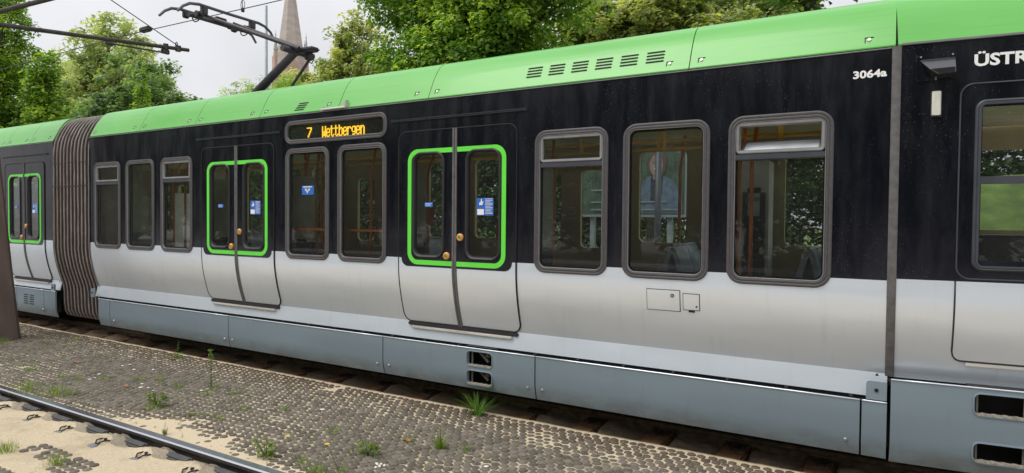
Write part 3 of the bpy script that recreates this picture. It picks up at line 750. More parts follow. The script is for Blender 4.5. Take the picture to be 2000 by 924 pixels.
# camera pod
mb = MB()
q0 = rrect(.105, .335, 2.725, 2.900, .02, 4)
mb.loft([[cab_xf(x, 5.0, z) for x, z in q0], [cab_xf(x, 4.990, z) for x, z in q0], [cab_xf(x * .97 + .0065, 4.986, z * .97 + .084) for x, z in q0]], cap=True)
pod = mb.build('camera_pod', M['black'], tram)
mb = MB()
front = [(.125, 2.868), (.324, 2.872), (.324, 2.742), (.200, 2.738)]; nose = [(.178, 2.786), (.316, 2.790), (.318, 2.758), (.222, 2.752)]
mb.loft([[cab_xf(x, 4.988, z) for x, z in front], [cab_xf(x, 4.912, z) for x, z in nose], [cab_xf(x * .9 + .025, 4.908, z * .9 + .281) for x, z in nose]], cap=True)
mb.build('pod_hood', pm('glossy_black', (0.02, 0.02, 0.025), 0.16, 0, .1, 9, spec=.9), pod)
for bx, bz in ((.135, 2.885), (.31, 2.888), (.22, 2.735)):
    mb = MB(); p = cab_xf(bx, 4.986, bz); mb.tube([p, (p[0], p[1] - .004, p[2])], .006, 8); mb.build('pod_screw', M['steel_bolt'], pod)
mb = MB(); q0 = rrect(.195, .257, 2.490, 2.662, .008, 3)
mb.loft([[cab_xf(x, 5.0, z) for x, z in q0], [cab_xf(x, 4.987, z) for x, z in q0]], cap=True); side_lamp = mb.build('side_lamp', M['dark_rubber'], tram)
mb = MB(); q0 = rrect(.201, .251, 2.500, 2.655, .006, 3)
mb.loft([[cab_xf(x, 4.988, z) for x, z in q0], [cab_xf(x, 4.978, z) for x, z in q0], [cab_xf(.226 + (x - .226) * .7, 4.972, z) for x, z in q0]], cap=True); mb.build('lamp_lens', pm('milky_lens', (0.62, 0.61, 0.54), 0.3, 0, .1, 30), side_lamp)
text_obj('\u00dcSTRA', .428, .790, 2.799, 2.894, 4.9975, M['white'], tram, 'operator_lettering', cab_xf, .03)
# cab door panel outline and its sliding window
mb = MB(); pth = rrect(.36, 1.5, 1.44, 2.692, .075, 8); mb.tube([cab_xf(x, 4.998, z) for x, z in pth], .0055, 5, closed=True)
cd = mb.build('cab_door', M['transom'], tram, True)
mb = MB(); pth = [(.357, 1.422)] + [(.357, z) for z in (1.3, 1.2, 1.1, 1.0, .96)] + [(.364, .925), (.38, .902), (.405, .893)] + [(x, .893) for x in (.6, .9, 1.3, 1.7)]
mb.tube([cab_xf(x, yp(z) - .001, z) for x, z in pth], .006, 5); mb.build('cab_door_seam', M['dark_rubber'], cd, True)
panel('cab_door_skin', rrect(.362, 1.73, .899, 1.421, .05, 6, (1, 0, 0, 0)), [], .004, M['silver'], cd, [.95, 1.0, 1.05, 1.1, 1.15, 1.2, 1.25, 1.3], xf=cab_xf, thick=.004)
mb = MB(); mb.loft([[cab_xf(x, y, z) for x in (.435, 1.7)] for y, z in ((5.09, .868), (5.055, .868), (5.055, .886), (5.09, .886))], closed=False); mb.build('cab_step_edge', M['alu'], cd)
mb = MB(); ring(mb, .44, 1.54, 1.492, 2.588, .06, [(0, 5.0), (.003, 4.990), (.012, 4.986), (.018, 4.99), (.022, 4.986), (.034, 4.988), (.04, 5.03)], cab_xf, 5)
cw = mb.build('cab_window', M['transom'], tram, True, 50)
panel('pane', rrect(.475, 1.505, 1.527, 2.055, .03, 4), [], -.022, M['glass'], cw, xf=cab_xf, thick=.005)
panel('pane', rrect(.475, 1.505, 2.06, 2.553, .03, 4), [], -.012, M['clear'], cw, xf=cab_xf, thick=.005)
mb = MB(); mb.loft([[cab_xf(x, y, z) for x in (.47, 1.51)] for y, z in ((5.02, 2.05), (4.992, 2.05), (4.990, 2.098), (5.02, 2.098))], closed=False); mb.build('transom', M['transom'], cw)

# ---- bellows
prof = [(6.0, 3.36), (5.5, 3.375), (5.36, 3.365), (5.27, 3.335), (5.20, 3.28), (5.14, 3.21), (5.09, 3.12), (5.05, 3.03), (5.025, 2.95), (5.01, 2.84), (5.005, 2.76)] + [(5.004, z) for z in (2.5, 2.2, 1.9, 1.6, 1.4)] + [(yp(z) + .004, z) for z in (1.3, 1.2, 1.1, 1.0, .9, .8)] + [(5.13, .7), (5.14, .6), (5.142, .5), (5.145, .4), (5.155, .3), (5.19, .22), (5.30, .18)]
mb = MB(); nf = 11; xs = []
for i in range(nf):
    x = -11.40 + 1.06 * i / (nf - 1); xs.append((x, 0))
    if i < nf - 1: xs.append((x + .053, 1))
def inward(i):
    a = prof[max(0, i - 1)]; b = prof[min(len(prof) - 1, i + 1)]; t = (b[0] - a[0], b[1] - a[1]); l = math.hypot(*t)
    n = (-t[1] / l, t[0] / l)      # points into the car
    return n
INN = [inward(i) for i in range(len(prof))]
if INN[14][0] < 0: INN = [(-a, -b) for a, b in INN]
mb.loft([[(x, p[0] + INN[i][0] * .06 * d, p[1] + INN[i][1] * .06 * d) for i, p in enumerate(prof)] for x, d in xs], closed=False)
bel = mb.build('bellows', M['bellow'], tram, True, 25)
for i in range(nf):
    x = -11.40 + 1.06 * i / (nf - 1)
    mb = MB(); mb.tube([(x + .004 * math.sin(3 * k + i), p[0] - .004, p[1]) for k, p in enumerate(prof)], .0125, 6); mb.build('bellows_rib', M['bellow_rib'], bel, True)
mb = MB(); mb.tube([(-11.42, 4.990, 2.262), (-11.0, 4.987, 2.255), (-10.34, 4.99, 2.262)], .006, 5); mb.tube([(-11.42, 4.990, 2.62), (-10.34, 4.99, 2.62)], .004, 5)
mb.build('bellows_seam', M['dark_rubber'], bel)
mb = MB()
mb.loft([[(x, y, z) for y, z in [(p[0] - .012, p[1]) for p in prof[5:]]] for x in (-10.345, -10.315)], closed=False); mb.loft([[(x, y, z) for y, z in [(p[0] - .012, p[1]) for p in prof[5:]]] for x in (-11.43, -11.405)], closed=False)
mb.build('bellows_clamp', M['transom'], bel)

# ---- interior
mb = MB(); mb.box(-17, 1.6, 5.22, 7.55, .87, .90); mb.build('interior_floor', M['infloor'], tram)
mb = MB(); mb.box(-17, 1.6, 5.10, 7.54, 2.72, 2.75); mb.build('ceiling', M['ceil'], tram)
def far_y(z): return 7.56
FW = [(-10.195, -9.468), (-9.342, -8.628), (-8.49, -7.772), (-6.012, -5.298), (-5.178, -4.472), (-2.746, -2.043), (-1.92, -1.211), (-1.083, -.362)]
fh = [rrect(a + .06, b - .06, 1.54, 2.64, .07, 4) for a, b in FW]
fh += [rrect(c + s, c + s + .36, 1.45, 2.44, .07, 4) for c in DOORS for s in (-.5, .14)]
fh += [rrect(.25, 1.45, 1.74, 2.5, .05, 4)]
panel('far_wall', rect(-10.3, 1.6, .88, 2.75), fh, 0, M['inwall'], tram, prof=far_y, dprof=lambda z: 0, thick=.05)
panel('far_shell', rect(-10.3, 1.6, .60, 2.97), fh, -.06, M['black'], tram, prof=far_y, dprof=lambda z: 0, thick=.01)
panel('far_wall', rect(-17, -11.4, .6, 2.97), [rrect(DOOR_L + s, DOOR_L + s + .36, 1.45, 2.44, .07, 4) for s in (-.5, .14)], 0, M['inwall'], tram, prof=far_y, dprof=lambda z: 0, thick=.05)
for h in fh: panel('far_pane', h, [], -.04, M['clear'], tram, prof=far_y, dprof=lambda z: 0, thick=0)
# liner behind the near wall so the sheet metal is not seen from inside
panel('inner_lining', rect(-10.3, -.03, .9, 2.72), [rect(x0 + .05, x1 - .05, ZB + .06, ZT - .06) for x0, x1, k in WIN] + [rect(c - .62, c + .62, .93, 2.55) for c in DOORS], -.07, M['inwall'], tram, thick=0, prof=lambda z: 5.0 + max(0, yp(max(z, .9)) - 5.0))
mb = MB(); mb.box(.0, .03, 5.12, 6.1, .9, 2.72); mb.box(.0, .03, 6.75, 7.54, .9, 2.72); mb.build('cab_bulkhead', M['indark'], tram)
for x in (-10.28,):
    mb = MB(); mb.box(x, x + .03, 5.1, 5.75, .9, 2.72); mb.box(x, x + .03, 6.9, 7.54, .9, 2.72); mb.build('gangway_frame', M['screen'], tram)
def pole(pts, r=.017, mat='pole', name='grab_pole'):
    mb = MB(); mb.tube(pts, r, 10); return mb.build(name, M[mat], tram, True, 60)
for c in DOORS + [DOOR_L]:
    for s in (-1, 1):
        x = c + s * .775
        mb = MB(); mb.cur = 0; mb.box(x - .012, x + .012, 5.12, 5.52, 1.55, 2.30, .004); mb.cur = 1; mb.box(x - .016, x + .016, 5.12, 5.52, .9, 1.54, .004)
        mb.build('draught_screen', [M['screen'], M['indark']], tram)
        pole([(x, 5.56, .9), (x, 5.56, 2.3), (x - s * .03, 5.60, 2.45), (x - s * .06, 5.66, 2.72)])
        mb = MB(); mb.box(x - .012, x + .012, 7.1, 7.50, 1.2, 2.25, .004); mb.build('draught_screen', M['screen'], tram)
        pole([(x, 7.06, .9), (x, 7.06, 2.72)])
    pole([(c + .05, 6.32, .9), (c + .05, 6.32, 2.72)])
    mb = MB(); mb.box(c - .87, c - .79, 5.60, 5.72, 1.72, 1.98, .015); mb.build('ticket_validator', M['redbox'], tram)
    mb = MB(); mb.box(c - .30, c - .18, 6.2, 6.34, 1.55, 1.80, .02); mb.tube([(c - .24, 6.27, .9), (c - .24, 6.27, 2.72)], .017, 8); mb.build('ticket_validator', M['redbox'], tram)
pole([(-6.03, 5.14, 1.668), (-4.46, 5.14, 1.668)], .016, name='grab_rail')
for x, y in ((-8.15, 5.75), (-2.0, 6.9), (-1.32, 6.6), (-9.6, 6.9)): pole([(x, y, .9), (x + .01, y, 2.35), (x + .06, y, 2.72)])
for x, y in ((-2.42, 5.9), (-1.02, 5.62), (-5.30, 5.65), (-3.25, 5.75), (-6.55, 5.75), (-9.05, 5.7)): pole([(x, y, .9), (x, y, 2.3), (x + .04, y + .05, 2.72)])
for y in (6.0, 6.65): pole([(-10.2, y, 2.56), (-.1, y, 2.56)], .014, 'strap', 'ceiling_rail')
for x, y, n in ((-1.80, 5.5, 2), (-2.54, 5.5, 1), (-4.95, 5.5, 1), (-4.80, 5.5, 1), (-8.9, 5.5, 1), (-.80, 5.5, 1)):
    for k in range(n):
        mb = MB(); xx = x + .05 * k; mb.box(xx, xx + .034, y, y + .012, 2.42, 2.58, .003); mb.build('hand_strap', M['strap'], tram)
def seat(x, y0, y1, d, mat='seatc'):
    """seat shell facing along +-x, built as an extruded side outline"""
    outl = [(0, 1.25), (.45, 1.30), (.47, 1.345), (.40, 1.355), (.10, 1.32), (.055, 1.42), (.03, 1.62), (-.03, 1.80), (-.075, 1.86), (-.10, 1.84), (-.06, 1.74), (-.02, 1.58), (-.005, 1.40)]
    mb = MB(); mb.loft([[(x + d * px, y, pz - .30) for px, pz in outl] for y in (y0, y0 + .02, y1 - .02, y1)], cap=True)
    s = mb.build('seat', M[mat], tram, True, 40)
    mb = MB(); mb.box(min(x + d * .09, x + d * .44), max(x + d * .09, x + d * .44), y0 + .03, y1 - .03, 1.035, 1.085, .02); mb.build('cushion', M['cushion'], s)
    mb = MB(); mb.box(min(x + d * .12, x + d * .34), max(x + d * .12, x + d * .34), y0 + .12, y1 - .12, .9, .97); mb.build('seat_base', M['indark'], s)
    return s
for x in (-1.93, -.62, -5.25, -8.75):
    for y0 in (6.62, 7.08): seat(x + .02, y0, y0 + .42, 1); seat(x - .13, y0, y0 + .42, -1)
for x in (-1.28, -9.55): seat(x, 5.20, 5.62, 1)
# cabinet and notice seen through the window by the cab
mb = MB(); mb.cur = 0; mb.box(-1.45, -1.13, 7.18, 7.5, .9, 2.45, .01); mb.cur = 1; mb.box(-1.385, -1.16, 7.170, 7.19, 1.0, 2.16, .05)
cab_ = mb.build('equipment_cabinet', [M['screen'], M['indark']], tram)
mb = MB(); mb.box(-1.345, -1.185, 7.160, 7.168, 1.86, 2.10); mb.build('notice', M['paper'], cab_)
mb = MB(); mb.box(-1.33, -1.20, 7.155, 7.159, 2.02, 2.06); mb.build('notice_band', pm('notice_green', (0.2, 0.42, 0.27), 0.6), cab_)
mb = MB(); mb.box(.35, 1.3, 7.0, 7.5, .9, 1.70, .03); mb.build('cab_console', M['indark'], tram)
mb = MB(); mb.tube([(.62, 6.3, .9), (.62, 6.3, 1.4)], .06, 10); mb.box(.40, .85, 6.1, 6.5, 1.35, 1.45, .03); mb.box(.36, .46, 6.1, 6.5, 1.45, 2.0, .04); mb.build('driver_seat', M['cushion'], tram, True, 40)

# ---- pantograph
pb = MB(); pb.box(-8.5, -7.7, 5.9, 6.75, 3.38, 3.47, .02); pan = pb.build('pantograph', M['panto'], tram)
mb = MB(); mb.tube([(-8.55, 6.325, 3.50), (-7.36, 6.325, 4.19)], [.066, .056], 12); mb.build('lower_arm', M['panto'], pan, True, 50)
mb = MB(); mb.tube([(-8.0, 6.50, 3.45), (-7.17, 6.42, 4.10)], .02, 8); mb.build('thrust_rod', M['panto'], pan, True, 50)
mb = MB(); mb.box(-7.50, -6.98, 6.25, 6.42, 4.135, 4.195, .025); mb.box(-7.22, -7.15, 6.32, 6.44, 4.04, 4.14, .015); mb.tube([(-7.34, 6.05, 4.16), (-7.34, 6.6, 4.16)], .045, 10)
mb.tube([(-7.10, 6.36, 4.12), (-7.05, 6.36, 4.05), (-7.10, 6.36, 3.98), (-7.18, 6.38, 4.02)], .008, 6); mb.build('knuckle', M['panto'], pan, True, 40)
for y0, y1 in ((6.22, 5.85), (6.43, 6.62)):
    mb = MB(); mb.tube([(-7.20, y0, 4.17), (-8.0, y0 + (y1 - y0) * .45, 4.47), (-8.86, y1, 4.80)], [.032, .028, .022], 10); mb.build('upper_arm', M['panto'], pan, True, 50)
mb = MB(); mb.tube([(-7.25, 6.33, 4.20), (-8.75, 6.30, 4.78)], .014, 8); mb.tube([(-8.0, 6.05, 4.48), (-8.0, 6.55, 4.48)], .015, 6); mb.build('guide_rod', M['panto'], pan, True, 50)
mb = MB()
for y in (5.82, 6.64):
    mb.box(-9.22, -8.74, y - .03, y + .03, 4.80, 4.835, .008); mb.box(-8.80, -8.72, y - .045, y + .045, 4.77, 4.90, .012); mb.box(-9.24, -9.18, y - .045, y + .045, 4.79, 4.90, .012)
    mb.tube([(-8.95 + .09 * math.cos(a), y, 4.76 + .06 * math.sin(a)) for a in np.linspace(0, 6.0, 14)], .009, 6); mb.tube([(-8.9, y - .04, 4.80), (-8.9, y + .05, 4.80)], .05, 10)
mb.tube([(-8.98, 5.72, 4.78), (-8.98, 6.75, 4.78)], .03, 8); mb.box(-9.06, -8.90, 6.12, 6.30, 4.79, 4.86, .01); mb.box(-9.0, -8.85, 6.36, 6.46, 4.74, 4.80, .01)
mb.build('head_frame', M['panto'], pan, True, 40)
for x in (-8.76, -9.21):
    yc = 6.24
    mb = MB(); mb.tube([(x - .012, 5.42, 4.72), (x - .008, 5.50, 4.81), (x - .003, 5.60, 4.875), (x, 5.74, 4.90), (x, yc, 4.895), (x, 6.76, 4.90), (x + .003, 6.88, 4.875), (x + .008, 6.98, 4.81), (x + .012, 7.05, 4.71)], [.018, .02, .022, .024, .024, .024, .022, .02, .018], 8)
    mb.build('collector_strip', M['carbon'], pan, True, 50)

# ------------------------------------------------------------------ ground
def sheet(name, x0, x1, y0, y1, z, mat):
    mb = MB(); mb.add([(x0, y0, z), (x1, y0, z), (x1, y1, z), (x0, y1, z)], [(0, 1, 2, 3)]); o = mb.build(name, mat); o['kind'] = 'structure'; return o
sheet('ground', -900, 900, -900, 900, -.22, M['ground'])
sheet('lawn', -300, 200, 11.2, 220, -.10, M['grass'])
sheet('bounce_platform', -120, 60, -10.9, -1.7, -.06, pm('bounce_concrete', (0.74, 0.76, 0.79), 0.85, 0, .08, 1.5))  # unseen pale sheet, added to brighten the reflections in the silver side
ebx = np.linspace(-1.5, 60, 60); eby = np.linspace(13.0, 24, 20)
mb = MB(); mb.loft([[(x, y, -.12 + 3.0 * min(1, max(0, (y - 13) / 4.6)) ** 1.1 * min(1, (x + 1.5) / 1.2) + .06 * math.sin(3 * x + y)) for y in eby] for x in ebx], closed=False)
o = mb.build('embankment', pm('bank_grass', (0.12, 0.18, 0.04), 0.9, 0, .35, 2.5, bump=.3), None, True); o['kind'] = 'structure'  # grass colour of the bank, slightly lighter than the lawn
sheet('road', -300, 200, -17.0, -11.0, -.20, M['asphalt'])
mb = MB(); mb.box(-120, 60, 10.9, 11.2, -.2, -.02, .01); mb.box(-120, 60, -17.4, -17.0, -.21, -.05, .01); o = mb.build('kerb', M['kerb']); o['kind'] = 'structure'

def vnoise(x, y, sc, seed=0):
    rng = np.random.RandomState(seed); T = rng.rand(64, 64)
    u, v = x * sc, y * sc; i, j = np.floor(u).astype(int), np.floor(v).astype(int); fu, fv = u - i, v - j
    fu = fu * fu * (3 - 2 * fu); fv = fv * fv * (3 - 2 * fv)
    g = lambda a, b: T[a % 64, b % 64]
    return (g(i, j) * (1 - fu) + g(i + 1, j) * fu) * (1 - fv) + (g(i, j + 1) * (1 - fu) + g(i + 1, j + 1) * fu) * fv
def fb(x, y, sc, seed=0): return .55 * vnoise(x, y, sc, seed) + .3 * vnoise(x, y, sc * 2.3, seed + 1) + .15 * vnoise(x, y, sc * 5.1, seed + 2)
def sand_edge(X):
    return .05 + .34 * math.exp(-((X + 5.1) / .95) ** 2) + .10 * math.exp(-((X + 3.9) / .5) ** 2)
def soil_at(x, y):
    """0 = loose sand, 1 = dark dirt and moss between the setts"""
    n = fb(x, y, 1.15, 3); mid = np.clip((y - 3.06 - .36 * np.exp(-((x + 5.1) / .95) ** 2)) / .2, 0, 1) * np.clip((4.85 - y) / .45, 0, 1)
    return np.clip(mid * (.05 + 1.05 * n), 0, 1)
def grid_mesh(name, x0, x1, y0, y1, step, zf, mat, attrf=None, skirt_z=None):
    xs = np.arange(x0, x1 + 1e-6, step); ys = np.linspace(y0, y1, int(round((y1 - y0) / step)) + 1)
    X, Y = np.meshgrid(xs, ys, indexing='ij'); Z = zf(X, Y); nx, ny = X.shape
    co = np.stack([X, Y, Z], -1).reshape(-1, 3)
    I = np.arange(nx * ny).reshape(nx, ny)
    F = np.stack([I[:-1, :-1], I[1:, :-1], I[1:, 1:], I[:-1, 1:]], -1).reshape(-1, 4)
    if skirt_z is not None:
        b = len(co); e = co.reshape(nx, ny, 3)[:, -1].copy(); e[:, 2] = skirt_z; co = np.vstack([co, e])
        J = b + np.arange(nx); F = np.vstack([F, np.stack([I[:-1, -1], I[1:, -1], J[1:], J[:-1]], -1)])
    me = raw_mesh(name, co, F, mat, True)
    if attrf is not None:
        a = me.attributes.new('soil', 'FLOAT', 'POINT'); a.data.foreach_set('value', attrf(co[:, 0], co[:, 1]).astype(np.float32))
    o = bpy.data.objects.new(name, me); link(o); o['kind'] = 'structure'; return o
def raw_mesh(name, co, F, mat, smooth=False):
    me = bpy.data.meshes.new(name); co = np.asarray(co, np.float32); F = np.asarray(F, np.int32); k = F.shape[1]
    me.vertices.add(len(co)); me.vertices.foreach_set('co', co.ravel())
    me.loops.add(F.size); me.loops.foreach_set('vertex_index', F.ravel())
    me.polygons.add(len(F)); me.polygons.foreach_set('loop_start', np.arange(0, F.size, k, dtype=np.int32)); me.polygons.foreach_set('loop_total', np.full(len(F), k, np.int32))
    if smooth: me.polygons.foreach_set('use_smooth', np.ones(len(F), bool))
    me.materials.append(mat); me.update(calc_edges=True); return me
PZ = -.034
paving = grid_mesh('paving', -14, 2.5, 3.045, 5.085, .03, lambda x, y: PZ + .010 * (fb(x, y, 2.2, 11) - .5) + .006 * (fb(x, y, 9, 5) - .5), M['bed'], soil_at, -.16)
sandbed = grid_mesh('sand_bed', -14, 2.5, -1.2, 2.985, .03, lambda x, y: -.105 + .02 * (fb(x, y, 1.3, 21) - .5) + .008 * (fb(x, y, 8, 8) - .5) + .035 * np.exp(-((y - 2.90) / .07) ** 2) * (.5 + .5 * np.cos((x + 5.738) / .605 * 2 * np.pi)), M['sand'])
def trench_z(x, y):
    u = ((x + 2.27 - .02) / .636) % 1.0                    # 0 at the right end of each sleeper, rising to the next
    ramp = np.clip(1 - u / .75, 0, 1) ** .8 * np.clip(u / .04, 0, 1)
    side = .25 + .75 * np.clip((y - 5.10) / .30, 0, 1)
    n = fb(x, y, 6, 31)
    return -.150 + .085 * ramp * side * (.5 + n) + .02 * (n - .5) + .012 * (fb(x, y, 20, 33) - .5)
trench = grid_mesh('track_bed', -16, 2.5, 5.087, 5.667, .02, trench_z, M['gravel'])
sheet('track_ballast', -16, 2.5, 5.66, 7.7, -.15, M['gravel'])

# setts: rounded hexagonal stones in offset rows
def sett_mesh(seed, tone):
    rng = np.random.RandomState(seed); n = 12
    an = np.arange(n) / n * 2 * np.pi + rng.uniform(-.08, .08, n)
    rx, ry = .0375, .0325
    hexr = np.minimum(1.10, .97 / np.cos((np.mod(an - math.pi / 6, math.pi / 3)) - math.pi / 6))
    rad = hexr * (1 + rng.uniform(-.05, .05, n))
    def rg(s, z): return np.stack([rx * s * rad * np.cos(an), ry * s * rad * np.sin(an), np.full(n, z)], 1)
    co = np.vstack([rg(1.04, -.03), rg(1.0, -.004), rg(.86, .004), [[0, 0, .0065]]])
    F = []
    for r in (0, 1):
        for j in range(n): F.append((r * n + j, r * n + (j + 1) % n, (r + 1) * n + (j + 1) % n, (r + 1) * n + j))
    T = [(2 * n + j, 2 * n + (j + 1) % n, 3 * n) for j in range(n)]
    return co, F, T
stones = []
PXX, PYY = .0800, .0690
rngs = np.random.RandomState(4)
rows = int((5.06 - 3.09) / PYY)
for r in range(rows):
    y = 3.09 + PYY * (r + .5)
    x = -13.6 + (PXX / 2 if r % 2 else 0)
    while x < 1.6:
        jx, jy = rngs.uniform(-.008, .008, 2); X, Y = x + jx, y + jy
        n = fb(np.array(X), np.array(Y), 1.15, 3); so = float(soil_at(np.array(X), np.array(Y)))
        sandy = fb(np.array(X), np.array(Y), 1.7, 41)
        z = PZ + .005 + .010 * (float(fb(np.array(X), np.array(Y), 2.2, 11)) - .5) + rngs.uniform(-.003, .003)
        sink = max(0, .012 * (sandy - .70) * 9) * (1 - so)
        edge = 0
        e_ = (3.0 + sand_edge(X) * (1 + .9 * (float(fb(np.array(X), np.array(Y), 3.0, 9)) - .5)) - Y) / .12
        if e_ > 0: sink += .016 * min(1, e_) * (.6 + .5 * rngs.rand())
        z -= sink
        if z > PZ - .006: stones.append((X, Y, z, rngs.uniform(-.15, .15), 0.92 + .13 * so + rngs.uniform(-.08, .08)))
        x += PXX
# patch of setts showing through the sand beside the near track
for r in range(9):
    for c in range(22):
        X = -6.15 + PXX * c + (PXX / 2 if r % 2 else 0); Y = 1.98 + PYY * r
        if fb(np.array(X), np.array(Y), 1.9, 77) > .53: stones.append((X, Y, -.101 + rngs.uniform(-.003, .002), rngs.uniform(-.2, .2), 1.0))
camp = np.array([0, 0, 1.79]); RMn = np.array(RM)
def proj(p):
    c = RMn @ (np.array(p) - camp); return (1000 + 1250 * c[0] / c[2], 462 + 1250 * c[1] / c[2]) if c[2] > .1 else (-9, -9)
vis = []
for s in stones:
    u, v = proj(s[:3])
    vis.append(0 <= u <= 2000 and 0 <= v <= 924)
order = sorted((i for i in range(len(stones)) if vis[i] and stones[i][1] > 3), key=lambda i: (stones[i][0] ** 2 + stones[i][1] ** 2))
singles = set(order[:290])
variants = []
for k in range(6):
    co, F, T = sett_mesh(100 + k, 0); me = bpy.data.meshes.new('sett'); me.from_pydata([tuple(p) for p in co], [], F + T); me.materials.append(M['stone']); me.shade_smooth(); me.update(); variants.append(me)
for i in singles:
    x, y, z, a, sc = stones[i]; inst('sett', variants[i % 6], paving, (x, y, z), (rngs.uniform(-.04, .04), rngs.uniform(-.04, .04), a), (sc, sc, 1))
def joined_setts(idx, parent):
    CO, FQ, TN = [], [], []; b = 0
    vv = [sett_mesh(100 + k, 0) for k in range(6)]
    for i in idx:
        x, y, z, a, sc = stones[i]; co, F, T = vv[i % 6]
        ca, sa = math.cos(a) * sc, math.sin(a) * sc
        tilt = rngs.uniform(-.04, .04, 2)
        P = np.stack([co[:, 0] * ca - co[:, 1] * sa + x, co[:, 0] * sa + co[:, 1] * ca + y, co[:, 2] + z + co[:, 0] * tilt[0] + co[:, 1] * tilt[1]], 1)
        CO.append(P); FQ += [[q + b for q in f] for f in F + T]; TN += [rngs.rand()] * len(co); b += len(co)
    me = bpy.data.meshes.new('setts'); me.from_pydata(np.vstack(CO).tolist(), [], FQ); me.materials.append(M['stone']); me.shade_smooth()
    at = me.attributes.new('tone', 'FLOAT', 'POINT'); at.data.foreach_set('value', np.array(TN, np.float32)); me.update()
    o = bpy.data.objects.new('setts', me); link(o, parent, (0, 0, 0)); o['kind'] = 'stuff'; return o
joined_setts([i for i in range(len(stones)) if i not in singles and stones[i][1] > 3], paving)
joined_setts([i for i in range(len(stones)) if stones[i][1] < 3], sandbed)

# ---- rails
def rail(name, label, yc, top, x0, x1, mats, hw=.037, ztop=0.0, bright=True):
    """rail section with head, web and foot; yc is the head centre"""
    sec = [(-hw, -.012), (-hw + .01, -.002), (hw - .012, 0), (hw, -.010), (hw, -.036), (.012, -.05), (.009, -.10), (.03, -.118), (.062, -.127), (.062, -.138), (-.062, -.138), (-.062, -.127), (-.03, -.118), (-.009, -.10), (-.012, -.05), (-hw, -.036)]
    mb = MB(); xs = np.linspace(x0, x1, 12)
    mb.loft([[(x, yc + a, ztop + b) for a, b in sec] for x in xs], cap=True)
    for i, f in enumerate(mb.f):
        if len(f) == 4:
            ys = [mb.v[j][1] - yc for j in f]; zz = [mb.v[j][2] - ztop for j in f]
            if min(zz) > -.013 and bright: mb.m[i] = 1
    o = mb.build(name, mats, None); return o
near = rail('rail', '', 3.003, 0, -13, 1.5, [M['rail_side'], M['rail_top']], .04)
tag(near, 'dark steel rail with a polished running surface lying in yellow sand at the bottom left', 'rail')
PADM = None
mbp = MB(); mbp.box(-.165, .165, -.034, .034, -.03, .03, .014); o = mbp.build('t', M['pad'], None, True, 40); PADM = o.data; bpy.data.objects.remove(o); PADM.name = 'web_pad'
def clip_mesh():
    mb = MB(); mb.cur = 0
    mb.tube([(-.06, .05, -.01), (-.062, .0, .022), (-.05, -.055, .026), (-.02, -.085, .002), (-.01, -.06, -.006)], .0085, 6)
    mb.tube([(.06, .05, -.01), (.062, .0, .022), (.05, -.055, .026), (.02, -.085, .002), (.01, -.06, -.006)], .0085, 6)
    mb.tube([(0, 0, -.02), (0, 0, .034)], .015, 6); mb.tube([(0, 0, .0), (0, 0, .006)], .028, 10)
    mb.cur = 1; b = len(mb.v)
    mb.box(-.055, .055, -.155, -.09, -.02, .004, .003)
    for i, v in enumerate(mb.v):
        if i >= b and v[1] < -.13: mb.v[i] = (v[0], v[1], v[2] - .012)
    o = mb.build('t', [M['clip'], M['clip_plate']], None, True, 40); m = o.data; bpy.data.objects.remove(o); m.name = 'rail_clip'; return m
CLM = clip_mesh()
def heap_mesh():
    mb = MB(); n = 12
    rings = []
    for r, z in ((.17, -.02), (.13, .004), (.085, .018), (.04, .024), (.001, .027)):
        rings.append([(r * math.cos(2 * math.pi * j / n) * 1.0 * (1 + .12 * math.sin(j * 2.3)), r * .62 * math.sin(2 * math.pi * j / n), z + .007 * math.sin(j * 1.7 + r * 40)) for j in range(n)])
    mb.loft(rings); o = mb.build('t', M['heap'], None, True); m = o.data; bpy.data.objects.remove(o); m.name = 'sand_heap'; return m
HPM = heap_mesh()
for i in range(-12, 14):
    x = -5.66 + .605 * i
    if -12 < x < 1.2:
        inst('rail_clip', CLM, near, (x, 2.850, -.100), (0, 0, random.uniform(-.12, .12)), (.82, .85, .8))
        inst('web_pad', PADM, near, (x + .30, 2.925, -.092), (R(20), 0, 0))
        inst('sand_heap', HPM, near, (x + .10, 2.925, -.098), (0, 0, random.uniform(-.3, .3)), (random.uniform(1.0, 1.4), .9, random.uniform(1.2, 1.9)))
fr = rail('rail', '', 5.607, 0, -17, 2.5, [M['rail_rust'], M['rail_rust']], .037, -.004); tag(fr, 'rusty dark rail in the shade under the near side of the tram', 'rail')
fr2 = rail('rail', '', 7.043, 0, -17, 2.5, [M['rail_rust'], M['rail_rust']], .037, -.004); tag(fr2, 'rusty dark rail under the far side of the tram', 'rail')
# sleepers of the tram's track with sand drifted between them
for i in range(-24, 6):
    x = -2.27 + .636 * i
    if -16 < x < 2:
        mb = MB(); mb.box(x - .20, x + .02, 5.13, 7.5, -.20, -.072 + random.uniform(-.006, .006), .02)
        s = mb.build('sleeper', M['sleeper'], trench)
        inst('rail_clip', CLM, trench, (x - .07, 5.47, -.075), (0, 0, 0))
mb = MB()
for i in range(140):
    x = random.uniform(-9, 1); y = random.uniform(5.12, 5.45); r = random.uniform(.006, .017); z = -.13 + random.uniform(0, .02)
    mb.add([(x + r, y, z), (x - r * .4, y + r, z), (x - r * .6, y - r * .8, z), (x, y, z + r)], [(0, 1, 3), (1, 2, 3), (2, 0, 3)])
o = mb.build('ballast_chips', pm('ballast_chip', (0.28, 0.25, 0.22), 0.9, 0, .4, 90), trench); o['kind'] = 'stuff'

